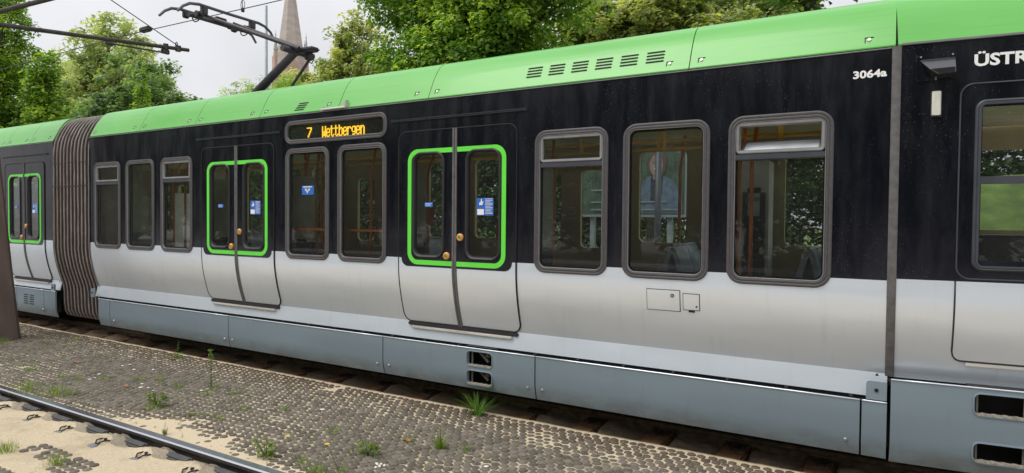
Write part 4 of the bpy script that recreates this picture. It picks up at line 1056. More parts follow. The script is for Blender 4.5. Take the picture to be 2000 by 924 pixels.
# ------------------------------------------------------------------ mast and overhead line
mast = thing('catenary_mast', 'tapered brown steel mast with cracked paint between the tracks at the left edge', 'mast', (-11.15, 4.15, -.05))
mb = MB(); pr_ = [(-.06, .235), (1.0, .20), (2.4, .165), (4.0, .13), (6.0, .10)]
mb.loft([[(-11.29 - .13 * z + h * math.cos(a), 4.17 + h * math.sin(a), z) for a in [R(45 + 22.5 * (k // 2 * 4) + (-7 if k % 2 == 0 else 7)) for k in range(8)]] for z, h in [(z, h * 1.32) for z, h in pr_]], cap=True)
ms = mb.build('shaft', M['post'], mast)
mb = MB()
for x0, ph in ((-11.23, 0), (-11.12, 2)):
    mb.tube([(x0 + .008 * math.sin(5 * z + ph) - (.13 + .0) * z, 4.17 - (.235 - .032 * z) * .93 - .008, z) for z in np.linspace(0, 2.4, 20)], .004, 4)
mb.build('paint_crack', M['crack'], ms)
cant = thing('overhead_bracket', 'long dark tube reaching from the mast out over the tram roof', 'bracket', (-11.2, 4.2, 4.56))
mb = MB(); mb.tube([(-11.2, 4.05, 4.545), (-11.2, 7.13, 4.868)], .034, 10); mb.build('tube', M['tube'], cant, True, 50)
mb = MB(); mb.tube([(-11.2, 6.93, 4.80), (-11.2, 6.93, 4.90)], .05, 8); mb.build('tip_clamp', M['tube'], cant, True, 40)
mb = MB(); mb.tube([(-11.2, 6.7, 4.78), (-11.2, 6.7, 4.88)], .045, 8); mb.box(-11.23, -11.17, 6.62, 6.76, 4.70, 4.78, .01); mb.build('clamp', M['tube'], cant, True, 40)
mb = MB(); mb.tube([(-11.2, 6.72, 4.72), (-11.2, 5.78, 4.66)], .013, 8); mb.tube([(-11.2, 5.80, 4.66), (-11.2, 5.68, 4.655)], .026, 8); mb.build('steady_arm', M['tube'], cant, True, 40)
stay = thing('overhead_stay', 'short thick dark tube rising across the top left corner', 'bracket', (-11.2, 4.2, 4.7))
mb = MB(); mb.tube([(-11.2, 4.0, 4.62), (-11.2, 5.6, 5.55)], .036, 10); mb.build('tube', M['tube'], stay, True, 50)
mb = MB(); mb.tube([(-11.15, 3.9, 4.75), (-11.15, 5.6, 5.75)], .010, 6); mb.tube([(-11.1, 3.9, 4.68), (-11.15, 5.6, 5.66)], .007, 6); mb.build('stay_rod', M['wire'], stay)
cw_ = thing('contact_wire', 'thin contact wire crossing the sky above the tram roof', 'wire', (-11, 5.7, 4.9))
mb = MB(); mb.tube([(-60, 6.325, 4.99), (-30, 6.30, 4.95), (-16.7, 6.26, 4.93), (-11.2, 5.93, 4.80 + .02), (-8, 6.25, 4.925), (-4, 6.33, 4.93), (20, 6.4, 4.96)], .0075, 6); mb.build('wire', M['wire'], cw_)
mb = MB(); mb.box(-10.70, -10.45, 5.94, 6.04, 4.82, 4.90, .02); mb.build('section_clamp', M['tube'], cw_)
mb = MB(); mb.tube([(-8.5, 6.28, 4.92), (-8.56, 6.28, 5.6)], .006, 5); mb.tube([(-8.5 + .045 * math.cos(a), 6.28, 5.01 + .07 * math.sin(a)) for a in np.linspace(0, 6.2, 14)], .005, 5); mb.box(-8.52, -8.48, 6.26, 6.30, 4.90, 4.96, .004); mb.build('dropper', M['wire'], cw_)
hang = thing('suspension_wire', 'thin slanting wire running down to the tip of the bracket arm', 'wire', (-11.2, 6.93, 4.9))
mb = MB(); mb.tube([(-11.2, 6.93, 4.90), (-11.2, 5.2, 5.62)], .009, 6); mb.build('wire', M['wire'], hang)
mb = MB(); mb.tube([(-11.2 + .03 * math.cos(a), 6.9, 4.91 + .05 * math.sin(a)) for a in np.linspace(0, 6.2, 12)], .008, 6); mb.build('eye', M['wire'], hang)
lp = thing('street_pole', 'slim pale grey steel pole standing behind the tram near the church spire', 'pole', (-31.2, 24.6, -.1))
mb = MB(); mb.tube([(-31.2, 24.6, -.1), (-31.2, 24.6, 14.0)], [.11, .07], 8); mb.build('shaft', M['galv'], lp, True)
mb = MB(); mb.tube([(-31.2, 24.6, -.1), (-31.2, 24.6, .5)], .16, 8); mb.build('base', M['galv'], lp, True)

fp = thing('street_pole', 'dark post standing between the tram and the poster board', 'pole', (-3.40, 10.5, -.1))
mb = MB(); mb.tube([(-3.40, 10.5, -.1), (-3.40, 10.5, 3.4)], [.06, .055], 10); mb.build('shaft', M['transom'], fp, True)
mb = MB(); mb.tube([(-3.40, 10.5, -.1), (-3.40, 10.5, .15)], .10, 10); mb.build('base', M['transom'], fp, True)
# ------------------------------------------------------------------ church
CX, CY = -130.4, 110.0
ch = thing('church_tower', 'brick church tower with a tall pointed spire rising behind the tram', 'church', (CX, CY, -.2))
HW = 4.3; rot = R(52)
def ngon(n, r, z, a0=0.0): return [(CX + r * math.cos(2 * math.pi * j / n + a0), CY + r * math.sin(2 * math.pi * j / n + a0), z) for j in range(n)]
mb = MB(); mb.loft([ngon(4, HW * 1.414, z, rot + R(45)) for z in (-.2, 37.0)], cap=True)
mb.loft([ngon(4, (HW + .25) * 1.414, z, rot + R(45)) for z in (30.6, 31.2)], cap=True); mb.loft([ngon(4, (HW + .3) * 1.414, z, rot + R(45)) for z in (36.4, 37.2)], cap=True)
mb.build('tower', M['brick'], ch)
for k in range(4):
    a = rot + k * math.pi / 2; ux, uy = math.cos(a), math.sin(a); vx, vy = -uy, ux
    for off in (-1.9, 0, 1.9):
        mb = MB(); rr = [(-.55, 32.0), (.55, 32.0), (.55, 34.6), (.3, 35.4), (0, 35.8), (-.3, 35.4), (-.55, 34.6)]
        mb.loft([[(CX + ux * (HW + d) + vx * (off + p[0]), CY + uy * (HW + d) + vy * (off + p[0]), p[1]) for p in rr] for d in (-.3, .04)], cap=True); mb.build('belfry_opening', M['dark_open'], ch)
    mb = MB(); g = [(-HW * .8, 37.0), (HW * .8, 37.0), (0, 42.0)]
    mb.loft([[(CX + ux * (HW + d) + vx * p[0], CY + uy * (HW + d) + vy * p[0], p[1]) for p in g] for d in (-3.0, .02)], cap=True); mb.build('gable', M['brick'], ch)
    b = a + math.pi / 4; px, py = CX + math.cos(b) * HW * 1.16, CY + math.sin(b) * HW * 1.16
    mb = MB(); mb.cur = 0; mb.loft([[(px + r * math.cos(t * math.pi / 3), py + r * math.sin(t * math.pi / 3), z) for t in range(6)] for r, z in ((.42, 35.5), (.42, 42.6), (.55, 42.8))], cap=True)
    mb.build('pinnacle_shaft', M['brick'], ch)
    mb = MB(); mb.loft([[(px + r * math.cos(t * math.pi / 3), py + r * math.sin(t * math.pi / 3), z) for t in range(6)] for r, z in ((.55, 42.8), (.08, 46.2), (.18, 46.4), (.05, 46.8), (.03, 47.6))], cap=True); mb.build('pinnacle', M['copper'], ch)
mb = MB(); mb.loft([ngon(8, r, z, rot + R(22.5)) for r, z in ((4.8, 37.1), (3.55, 41.5), (.05, 66.0))], cap=True); mb.build('spire', M['slate'], ch)

# ------------------------------------------------------------------ trees
def leaf_cloud(clumps, nleaf, size, rng, droop=.2, aspect=.55, spread=1.0, toneshift=0.0, flat=.75):
    """clumps: array (n,4) centre + radius"""
    n = len(clumps); N = n * nleaf
    c = np.repeat(clumps, nleaf, 0)
    d = rng.normal(size=(N, 3)); d /= np.linalg.norm(d, axis=1)[:, None]
    rad = rng.rand(N) ** .45
    p = c[:, :3] + d * (rad * c[:, 3] * spread)[:, None] * np.array([1, 1, flat])
    nrm = d * .55 + rng.normal(size=(N, 3)) * .45 + np.array([0, -.2, 1.0]); nrm /= np.linalg.norm(nrm, axis=1)[:, None]
    t = np.cross(nrm, rng.normal(size=(N, 3))); t[:, 2] -= droop; t -= nrm * (t * nrm).sum(1)[:, None]; t /= np.linalg.norm(t, axis=1)[:, None]
    b = np.cross(nrm, t)
    s = size * rng.uniform(.65, 1.25, N)[:, None]
    A = p - t * s * .5; B = p + b * s * aspect * .5 - t * s * .02 + nrm * s * .09; C = p + t * s * .5 - nrm * s * .06; D = p - b * s * aspect * .5 - t * s * .02 + nrm * s * .09
    co = np.stack([A, B, C, D], 1).reshape(-1, 3)
    I = np.arange(N) * 4
    F = np.concatenate([np.stack([I, I + 1, I + 2], 1), np.stack([I, I + 2, I + 3], 1)])
    ct = np.repeat(rng.uniform(-.30, .40, n), nleaf)
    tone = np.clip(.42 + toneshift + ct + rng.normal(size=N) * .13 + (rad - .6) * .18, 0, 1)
    return co, F, np.repeat(tone, 4)
def crown_obj(name, co, F, tone, mat, parent):
    me = raw_mesh(name, co - np.array(LOC[parent.name]), F, mat)
    a = me.attributes.new('tone', 'FLOAT', 'POINT'); a.data.foreach_set('value', tone.astype(np.float32))
    o = bpy.data.objects.new(name, me); link(o, parent, LOC[parent.name]); return o
def blob_points(blobs, n, rng):
    vol = np.array([b[3] * b[4] * b[5] for b in blobs]); k = rng.choice(len(blobs), n, p=vol / vol.sum()); B = np.array(blobs)[k]
    d = rng.normal(size=(n, 3)); d /= np.linalg.norm(d, axis=1)[:, None]
    r = .35 + .65 * rng.rand(n) ** .55
    bump = 1 + .13 * np.sin(d[:, 0] * 5 + k) + .11 * np.sin(d[:, 2] * 7 + 2 * k) + .09 * np.sin(d[:, 1] * 9)
    return B[:, :3] + d * B[:, 3:6] * (r * bump)[:, None], k
def tree(name, label, base, blobs, nclump, nleaf, size, mat, seed, clr=.35, tr=.18, group=None, aspect=.55, droop=.2, toneshift=0, twigs=70, flat=.75, spread=1.0):
    rng = np.random.RandomState(seed)
    t = thing(name, label, 'tree', (base[0], base[1], -.1), group)
    P, k = blob_points(blobs, nclump, rng)
    cl = np.hstack([P, (clr * rng.uniform(.6, 1.35, nclump))[:, None]])
    co, F, tone = leaf_cloud(cl, nleaf, size, rng, droop, aspect, spread, toneshift, flat)
    crown_obj('crown', co, F, tone, mat, t)
    mb = MB(); zc = np.mean([b[2] for b in blobs]); top = max(b[2] + b[5] * .5 for b in blobs)
    lean = np.array([np.mean([b[0] for b in blobs]), np.mean([b[1] for b in blobs])])
    tp = [(base[0], base[1], -.1), (base[0] + .02, base[1], 1.2), (base[0] * .6 + lean[0] * .4, base[1] * .6 + lean[1] * .4, zc * .6), (lean[0], lean[1], zc), (lean[0] + .1, lean[1], top)]
    mb.tube(tp, [tr * 1.35, tr, tr * .8, tr * .5, tr * .12], 9)
    for b in blobs:
        s = Vector(tp[2]).lerp(Vector(tp[3]), rng.rand() * .8); e = Vector(b[:3]); m = s.lerp(e, .5) + Vector((0, 0, .12 * (e - s).length))
        mb.tube([s, m, e], [tr * .45, tr * .3, tr * .14], 6)
    for i in rng.choice(nclump, min(twigs, nclump), replace=False):
        b = blobs[k[i]]; s = Vector(b[:3]) + Vector(rng.normal(size=3) * .15 * b[3]); e = Vector(P[i]); m = s.lerp(e, .55) + Vector((0, 0, .08 * (e - s).length))
        mb.tube([s, m, e], [tr * .14, tr * .09, tr * .03], 4, cap=False)
    mb.build('trunk', M['bark'], t, True)
    return t
# big oak right behind the tram
tree('oak_tree', 'large dark oak with bright young leaf clusters behind the middle of the tram roof', (-9.3, 13.4),
     [(-9.2, 13.2, 7.2, 2.3, 2.0, 2.2), (-7.8, 12.6, 7.0, 1.7, 1.6, 1.7), (-10.6, 13.2, 7.6, 1.5, 1.5, 1.4), (-8.6, 13.0, 9.3, 2.3, 2.0, 1.9), (-11.6, 13.2, 8.35, 1.3, 1.2, .75), (-7.2, 13.0, 8.6, 1.4, 1.3, 1.5), (-9.0, 12.6, 5.6, 2.2, 1.6, 1.0), (-6.3, 12.8, 6.6, .9, 1.0, 1.0)],
     1050, 95, .125, M['oak'], 11, .40, .26, aspect=.62, twigs=160, toneshift=.06)
rngx = np.random.RandomState(5)
tree('olive_tree', 'loose yellowish green maple between the church spire and the large oak', (-18.2, 18.2),
     [(-18.6, 18.0, 6.9, 1.5, 1.5, 1.3), (-17.6, 18.2, 7.6, 1.5, 1.4, 1.6), (-19.9, 18.2, 6.3, 1.0, 1.0, .9), (-17.0, 18.0, 6.0, 1.8, 1.5, 1.5), (-17.9, 18, 8.9, .8, .8, .7)],
     360, 62, .17, M['olive'], 21, .36, .16, toneshift=.14)
tree('maple_tree', 'olive maple with pale seed clusters just right of the large oak', (-5.8, 17.4),
     [(-6.0, 17.3, 6.9, 1.7, 1.5, 1.35), (-4.6, 17.3, 6.4, 1.4, 1.3, 1.2), (-7.2, 17.3, 6.7, 1.2, 1.2, 1.3), (-5.4, 17.2, 7.6, 1.3, 1.2, .8), (-5.6, 17, 5.4, 2.4, 1.5, 1.0), (-8.0, 17.3, 6.4, 1.0, 1.1, 1.2), (-3.6, 17.3, 6.3, .9, 1.0, .9)],
     560, 80, .15, M['olive'], 31, .34, .17, toneshift=.14, aspect=.75)
tree('birch_tree', 'tall grey green tree far behind the right hand maple', (-12.5, 41),
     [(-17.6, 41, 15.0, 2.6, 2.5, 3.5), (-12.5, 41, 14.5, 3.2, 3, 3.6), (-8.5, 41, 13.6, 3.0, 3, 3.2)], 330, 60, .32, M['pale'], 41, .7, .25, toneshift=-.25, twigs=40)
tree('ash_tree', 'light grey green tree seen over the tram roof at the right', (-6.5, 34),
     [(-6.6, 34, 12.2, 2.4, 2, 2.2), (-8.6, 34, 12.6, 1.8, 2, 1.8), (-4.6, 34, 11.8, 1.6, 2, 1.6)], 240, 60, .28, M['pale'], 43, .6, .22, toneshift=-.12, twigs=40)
tree('oak_tree', 'dark green oak branch hanging over the roof at the top right', (-.6, 13.5),
     [(-1.7, 12.5, 6.15, .75, .9, .5), (-.9, 12.6, 6.6, 1.1, 1.2, .7), (-2.4, 12.7, 6.5, .7, .8, .5), (-1.2, 12.8, 7.6, 1.8, 1.6, 1.0)], 200, 60, .15, M['oak'], 47, .34, .2, aspect=.62)
# left group
tree('hornbeam_tree', 'tall bright green columnar hornbeam at the left edge', (-29.0, 11.0),
     [(-29.3, 11.0, 3.8, 1.9, 1.4, 2.4), (-29.4, 11.0, 6.3, 1.45, 1.2, 2.2), (-29.4, 11.0, 8.4, 1.2, 1.1, 1.9), (-29.4, 11, 10.2, .9, .8, 1.5), (-28.2, 11.2, 4.0, .9, .9, 1.3)], 430, 70, .17, M['lime_leaf'], 51, .42, .2, flat=1.1)
tree('hornbeam_tree', 'shorter columnar hornbeam beside the tall one at the left', (-27.1, 11.6),
     [(-27.1, 11.6, 3.6, 1.15, 1.0, 1.9), (-27.1, 11.6, 5.4, .85, .8, 1.7), (-27.1, 11.6, 6.9, .6, .6, 1.15)], 240, 60, .17, M['lime_leaf'], 53, .34, .14, flat=1.1, toneshift=-.03)
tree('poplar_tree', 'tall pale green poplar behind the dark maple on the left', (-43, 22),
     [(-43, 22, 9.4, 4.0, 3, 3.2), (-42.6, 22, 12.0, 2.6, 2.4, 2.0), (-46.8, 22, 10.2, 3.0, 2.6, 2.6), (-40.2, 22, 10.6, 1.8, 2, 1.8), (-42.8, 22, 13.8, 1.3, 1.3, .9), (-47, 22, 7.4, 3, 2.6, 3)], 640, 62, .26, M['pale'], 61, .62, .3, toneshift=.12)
tree('maple_tree', 'broad dark green maple behind the bellows end of the tram', (-28.6, 16.2),
     [(-30.3, 16.0, 6.0, 2.2, 1.8, 2.2), (-28.6, 16.0, 6.2, 2.3, 1.8, 2.4), (-26.8, 16.0, 5.6, 1.9, 1.6, 1.9), (-25.2, 16.0, 4.9, 1.3, 1.3, 1.35), (-31.8, 16.2, 4.8, 1.4, 1.4, 1.8), (-29.4, 16, 4.2, 3.2, 1.8, 1.6), (-25.9, 16.0, 6.7, .7, .7, .7)],
     720, 70, .19, M['maple'], 63, .42, .22, aspect=.75)
tree('cypress_tree', 'small pointed yellow green conifer in front of the dark maple', (-23.6, 13.2),
     [(-23.6, 13.2, 3.5, .62, .6, 1.0), (-23.6, 13.2, 4.7, .50, .5, .95), (-23.6, 13.2, 5.8, .32, .32, .85), (-23.6, 13.2, 6.7, .16, .16, .55)], 190, 55, .11, M['lime_leaf'], 65, .2, .08, flat=1.4, toneshift=.05)
for lab, bx, blobs, sd_ in (('light yellow green willow behind the lower pantograph arm', (-43.5, 31), [(-44.3, 31, 9.6, 1.7, 2, 1.5), (-42.4, 31, 10.3, 2.0, 2, 1.5), (-43.2, 31, 8.0, 3.2, 2, 1.8)], 71),
                            ('light yellow green willow below the church tower', (-37.4, 31), [(-38.6, 31, 10.2, 1.7, 2, 1.4), (-36.6, 31, 10.4, 1.8, 2, 1.5), (-37.6, 31, 8.2, 3.0, 2, 1.8)], 73)):
    tree('willow_tree', lab, bx, blobs, 260, 75, .20, M['willow'], sd_, .55, .2, 'willows below the church', aspect=.3, droop=.6, toneshift=.0)
def hedge():
    rng = np.random.RandomState(17)
    n = 6000; x = rng.uniform(-100, 18, n); h = rng.rand(n) ** .8 * 7.6; y = 41 + rng.uniform(-1.5, 1.5, n)
    cl = np.stack([x, y, h, rng.uniform(.8, 1.3, n)], 1)
    co, F, tone = leaf_cloud(cl, 36, .40, rng, .2, .6, 1.0, -.12)
    me = raw_mesh('hedge', co, F, M['hedge_leaf']); a = me.attributes.new('tone', 'FLOAT', 'POINT'); a.data.foreach_set('value', tone.astype(np.float32))
    o = bpy.data.objects.new('shrubbery', me); link(o); tag(o, 'continuous dark green shrubbery beyond the lawn, glimpsed through the tram windows', 'shrubbery', None, 'stuff')
hedge()
# trees along the far side of the street behind the photographer; they stand in the tram's reflections
first = tree('street_tree', 'round dark street tree across the road, mirrored in the black paintwork', (-20, -19.5),
             [(-20, -19.5, 5.6, 4.2, 3.4, 3.6), (-18, -19.5, 3.2, 3.6, 3, 2.6), (-22, -19.5, 3.4, 3.6, 3, 2.6), (-20, -19.5, 8.4, 3.0, 2.8, 2.6)], 420, 30, .5, M['oak'], 81, .8, .3, 'street trees behind the photographer', toneshift=-.25, twigs=30)
first_children = list(first.children)
for x, y, sc in ((-56, -20.5, 1.1), (-47, -19.0, 1.0), (-38, -20.4, 1.15), (-29, -19.4, 1.0), (-11, -20.2, 1.1), (-2.5, -19.2, .95), (6, -20.4, 1.1), (15, -19.6, 1.05), (-51, -26, 1.1), (-42, -26.5, 1.1), (-33.5, -26, 1.1), (-24.5, -26, 1.1), (-15.5, -26.5, 1.1), (-6.5, -26, 1.1), (2, -26, 1.1), (11, -26, 1.1)):
    r = first.copy(); COL.objects.link(r); r.location = (x, y, -.1); r.scale = (sc, sc, sc); r.rotation_euler = (0, 0, random.uniform(0, 6))
    for c_ in first_children:
        d_ = c_.copy(); COL.objects.link(d_); d_.parent = r

# ------------------------------------------------------------------ billboard beyond the tram
bb = thing('billboard', 'election style poster board with a portrait in a blue jacket, seen through the tram windows', 'billboard', (-4.6, 12.0, -.1))
mb = MB(); mb.box(-5.9, -3.70, 12.0, 12.06, 1.95, 3.35, .01); mb.build('board', M['poster_green'], bb)
mb = MB(); mb.box(-5.94, -3.66, 11.985, 12.0, 1.90, 1.95); mb.box(-3.70, -3.66, 11.985, 12.07, 1.95, 3.36); mb.box(-5.94, -5.9, 11.985, 12.07, 1.95, 3.36); mb.build('frame', M['galv'], bb)
for x in (-5.6, -4.0): mb = MB(); mb.box(x - .05, x + .05, 12.06, 12.14, -.1, 3.2); mb.build('leg', M['galv'], bb)
def flat(pts, y, name, mat):
    mb = MB(); mb.loft([[(x, yy, z) for x, z in pts] for yy in (y, y - .004)], cap=True); mb.build(name, mat, bb)
E_ = lambda cx, cz, rx, rz, n=20: [(cx + rx * math.cos(2 * math.pi * i / n), cz + rz * math.sin(2 * math.pi * i / n)) for i in range(n)]
flat([(-4.62, 1.97), (-3.74, 1.97), (-3.76, 2.35), (-3.95, 2.62), (-4.14, 2.70), (-4.42, 2.68), (-4.58, 2.5)], 11.996, 'portrait_jacket', M['jacket'])
flat([(-4.36, 2.2), (-4.16, 2.2), (-4.12, 2.68), (-4.36, 2.68)], 11.990, 'portrait_shirt', M['shirt'])
flat(E_(-4.24, 2.93, .19, .27), 11.986, 'portrait_hair', M['hair'])
flat(E_(-4.25, 2.90, .135, .20), 11.980, 'portrait_face', M['skin'])
flat([(-4.31, 2.62), (-4.19, 2.62), (-4.19, 2.76), (-4.31, 2.76)], 11.983, 'portrait_neck', M['skin'])
flat(E_(-4.25, 2.83, .05, .014, 12), 11.974, 'portrait_mouth', M['kerb'])
for ex in (-4.30, -4.20): flat(E_(ex, 2.94, .02, .012, 10), 11.974, 'portrait_eye', M['hair'])
text_obj('LJA', -5.05, -4.72, 2.52, 2.72, 11.995, M['white'], bb, 'lettering')
bb.location = bb.location + Vector((.33, 0, -.02))
for z, x1 in ((2.42, -4.75), (2.18, -4.05), (2.03, -3.8)): mb = MB(); mb.box(-5.6, x1, 11.970, 11.974, z, z + .03); mb.build('print_line', M['galv'], bb)

# ------------------------------------------------------------------ weeds, petals, leaves
rw = np.random.RandomState(99)
def blades(mb, T, n, h, spread, wd, lean=.5, curve=.4, ox=0, oy=0):
    for i in range(n):
        a = rw.uniform(0, 2 * math.pi); r = rw.uniform(0, spread); L = h * rw.uniform(.5, 1.1); ln = lean * rw.uniform(.2, 1.1)
        dx, dy = math.cos(a), math.sin(a); bx, by = ox + dx * r, oy + dy * r; wx, wy = -dy * wd, dx * wd
        pts = []
        for k in range(4):
            t = k / 3; o = ln * L * t * (1 + curve * t); pts.append((bx + dx * o, by + dy * o, L * t * (1 - .25 * curve * ln * t * t)))
        b = len(mb.v)
        mb.v += [(pts[0][0] - wx, pts[0][1] - wy, pts[0][2]), (pts[0][0] + wx, pts[0][1] + wy, pts[0][2]), (pts[1][0] - wx, pts[1][1] - wy, pts[1][2]), (pts[1][0] + wx, pts[1][1] + wy, pts[1][2]), (pts[2][0] - wx * .7, pts[2][1] - wy * .7, pts[2][2]), (pts[2][0] + wx * .7, pts[2][1] + wy * .7, pts[2][2]), pts[3]]
        mb.f += [[b, b + 1, b + 3, b + 2], [b + 2, b + 3, b + 5, b + 4], [b + 4, b + 5, b + 6]]; mb.m += [0] * 3; T += [min(1, max(0, rw.normal(.5, .2)))] * 7
def leaflets(mb, T, pts, n, size, rad):
    for p in pts:
        for i in range(n):
            d = rw.normal(size=3); d /= np.linalg.norm(d); q = np.array(p) + d * rad * rw.rand() ** .5; q[2] = max(.002, q[2])
            nr = d * .5 + np.array([0, 0, .8]); nr /= np.linalg.norm(nr); t = np.cross(nr, rw.normal(size=3)); t /= np.linalg.norm(t); bb_ = np.cross(nr, t); s = size * rw.uniform(.6, 1.3)
            b = len(mb.v); mb.v += [tuple(q - t * s * .5), tuple(q + bb_ * s * .3), tuple(q + t * s * .5), tuple(q - bb_ * s * .3)]; mb.f += [[b, b + 1, b + 2, b + 3]]; mb.m += [0]; T += [min(1, max(0, rw.normal(.5, .22)))] * 4
def weed(kind, x, y, z, label, group='weeds in the paving joints', sc=1.0, name='weed'):
    t = thing(name, label, 'weed', (x, y, z), group)
    mb = MB(); T = []; st = MB()
    if kind == 't':
        blades(mb, T, 26, .045 * sc, .035 * sc, .0022, 1.0, .5); leaflets(mb, T, [(rw.uniform(-.04, .04), rw.uniform(-.03, .03), .012) for _ in range(3)], 14, .018, .028 * sc)
    elif kind == 'g': blades(mb, T, 70, .24, .04, .0042, .75, .9)
    elif kind == 'l':
        blades(mb, T, 40, .10, .06, .003, .9, .5); st.tube([(0, 0, 0), (-.05, .05, .10), (-.09, .09, .2)], [.004, .003, .002], 5); leaflets(mb, T, [(-.05 - .012 * i, .05 + .012 * i, .10 + .03 * i) for i in range(4)], 8, .02, .015)
    elif kind == 's':
        blades(mb, T, 30, .07, .07, .003, 1.1, .5, .05); st.tube([(0, 0, 0), (.004, 0, .2), (.0, 0, .42)], [.005, .004, .002], 5)
        leaflets(mb, T, [(.002, 0, .04 + .03 * i) for i in range(8)], 7, .024, .018); leaflets(mb, T, [(0, 0, .30 + .018 * i) for i in range(7)], 16, .022, .032)
    elif kind == 'b':
        for i in range(6): st.tube([(0, 0, 0), (rw.uniform(-.09, .09), rw.uniform(-.06, .06), rw.uniform(.05, .17) * sc)], [.003, .0015], 4)
        leaflets(mb, T, [(rw.uniform(-.10, .10) * sc, rw.uniform(-.06, .06), rw.uniform(.015, .11) * sc) for _ in range(16)], 13, .028, .028); blades(mb, T, 20, .12 * sc, .06, .002, .6, .3)
    elif kind == 'f':
        blades(mb, T, 90, .085 * sc, .09 * sc, .0016, .5, .3); leaflets(mb, T, [(rw.uniform(-.08, .08) * sc, rw.uniform(-.07, .07) * sc, .05 * sc) for _ in range(10)], 12, .012, .03)
    elif kind == 'u':
        blades(mb, T, 34, .15, .03, .006, .35, .5); leaflets(mb, T, [(0, 0, .17), (.01, 0, .2), (-.01, 0, .15)], 10, .014, .02); st.tube([(0, 0, 0), (0, .01, .23)], [.003, .0015], 5)
    elif kind == 'y':
        st.tube([(0, 0, 0), (-.06, 0, .10), (-.13, .01, .17)], [.0025, .002, .0015], 5)
        blades(mb, T, 30, .08, .05, .002, .7, .4, .05)
    o = mb.build('foliage', M['blade' if kind in 'gl' else 'weed'], None)
    me = o.data; bpy.data.objects.remove(o)
    at = me.attributes.new('tone', 'FLOAT', 'POINT'); at.data.foreach_set('value', np.array(T, np.float32))
    inst('foliage', me, t, (x, y, z))
    if st.v:
        o = st.build('stem', M['weed'], None); me = o.data; bpy.data.objects.remove(o); inst('stem', me, t, (x, y, z))
    if kind == 'y':
        fm = MB(); n = 12
        for k in range(n):
            a = 2 * math.pi * k / n; fm.add([(-.13, .01, .172), (-.13 + .018 * math.cos(a - .2), .01 + .018 * math.sin(a - .2), .178), (-.13 + .021 * math.cos(a), .01 + .021 * math.sin(a), .176), (-.13 + .018 * math.cos(a + .2), .01 + .018 * math.sin(a + .2), .178)], [(0, 1, 2, 3)])
        o = fm.build('flower', M['yellow'], None); me = o.data; bpy.data.objects.remove(o); inst('flower', me, t, (x, y, z))
    return t
SMALL = 'small low green weed tuft growing between the dark setts'
PAV = [("s", -6.25, 4.22, 'single tall weed stalk with a yellow green top in front of the skirt'), ("g", -3.29, 4.93, 'large dark grass tuft at the paving edge below the skirt vents'),
       ("l", -7.92, 4.86, 'leaning weed stem growing out of the trench beside the rail'), ("b", -4.07, 3.21, 'leafy dark green weed clump beside the end of the shiny rail'), ("f", -3.50, 3.17, 'feathery weed clump right of the shiny rail at the bottom'),
       ("b", -3.44, 3.64, 'bright green leafy weed clump in the middle of the paving, largest on the setts'), ("u", -3.05, 4.04, 'upright yellow green weed with broad blades, rightmost on the paving'),
       ("t", -4.04, 3.88, 'small weed tuft left of and behind the bright leafy clump'), ("t", -3.38, 4.05, 'small weed tuft between the bright leafy clump and the upright yellow green weed'), ("t", -7.57, 3.81, 'small weed tuft between the two groups of white petals at the left'), ("t", -7.17, 3.97, 'small weed tuft behind the row of white petals, the left one of two'), ("t", -7.02, 4.11, 'small weed tuft behind the row of white petals, the right one of two'), ("b", -6.07, 3.52, 'leafy weed clump left of the tall stalk, near the sand'), ("t", -5.97, 3.55, 'small weed tuft at the right edge of the leafy clump near the sand'), ("t", -6.00, 3.43, 'small weed tuft in front of the leafy clump near the sand'), ("t", -5.48, 3.54, 'small weed tuft right of the leafy clump, close to the sand strip'), ("t", -5.20, 3.60, 'small weed tuft behind the tiny sprout in the sand'),
       ("t", -6.52, 4.02, 'small weed tuft left of the tall weed stalk'), ("t", -6.01, 4.01, 'small weed tuft in front of the tall weed stalk'), ("F", -7.70, 3.10, 'mossy feathery weed patch touching the far side of the shiny rail, left one of two'), ("t", -7.38, 3.07, 'small weed tuft between the two mossy patches at the shiny rail'), ("F", -7.29, 3.19, 'mossy feathery weed patch touching the far side of the shiny rail, right one of two'), ("t", -7.18, 3.27, 'small weed tuft just behind the right hand mossy patch'), ("t", -8.02, 3.58, 'small weed tuft in front of the curled orange leaf at the far left'), ("t", -8.70, 3.55, 'small weed tuft at the left edge of the picture, nearest the rail'), ("t", -7.77, 3.63, 'small weed tuft left of the lone group of petals at the far left'),
       ("F", -10.83, 4.02, 'fluffy green weed at the foot of the brown mast, on its right'), ("F", -11.02, 3.90, 'fluffy green weed in front of the foot of the brown mast'), ("t", -10.32, 4.80, 'small weed tuft at the edge of the trench right of the mast'), ("t", -10.43, 4.44, 'small weed tuft between the mast and the trench'), ("t", -5.82, 4.18, 'small weed tuft right of the foot of the tall weed stalk'), ("t", -5.26, 3.90, 'small weed tuft on bare setts halfway between stalk and bright leafy clump'), ("t", -4.93, 4.11, 'small weed tuft on the setts below the middle skirt seam'), ("t", -2.86, 4.13, 'small weed tuft right of the upright yellow green weed')]
for k, x, y, lab in PAV:
    big = k == 'F'; k = k.lower() if big else k
    weed(k, x, y, PZ - .002, lab or SMALL, 'small weed tufts on the setts' if k == 't' else 'weeds in the paving joints', rw.uniform(1.2, 2.0) if k == 't' else 1.15 if k == 'b' else 1.7 if big else 1.0)
weed('y', -3.78, 3.26, PZ, 'yellow dandelion like flower on a leaning stem near the rail, upper of two', 'yellow flowers', 1, 'flower')
weed('y', -3.40, 3.30, PZ, 'yellow dandelion like flower near the feathery weed, lower of two', 'yellow flowers', 1, 'flower')
weed('u', -5.22, 3.10, -.04, 'tiny bright green sprout standing in the sand right behind the rail', 'weeds in the sand', 1).scale = (.5, .5, .5)
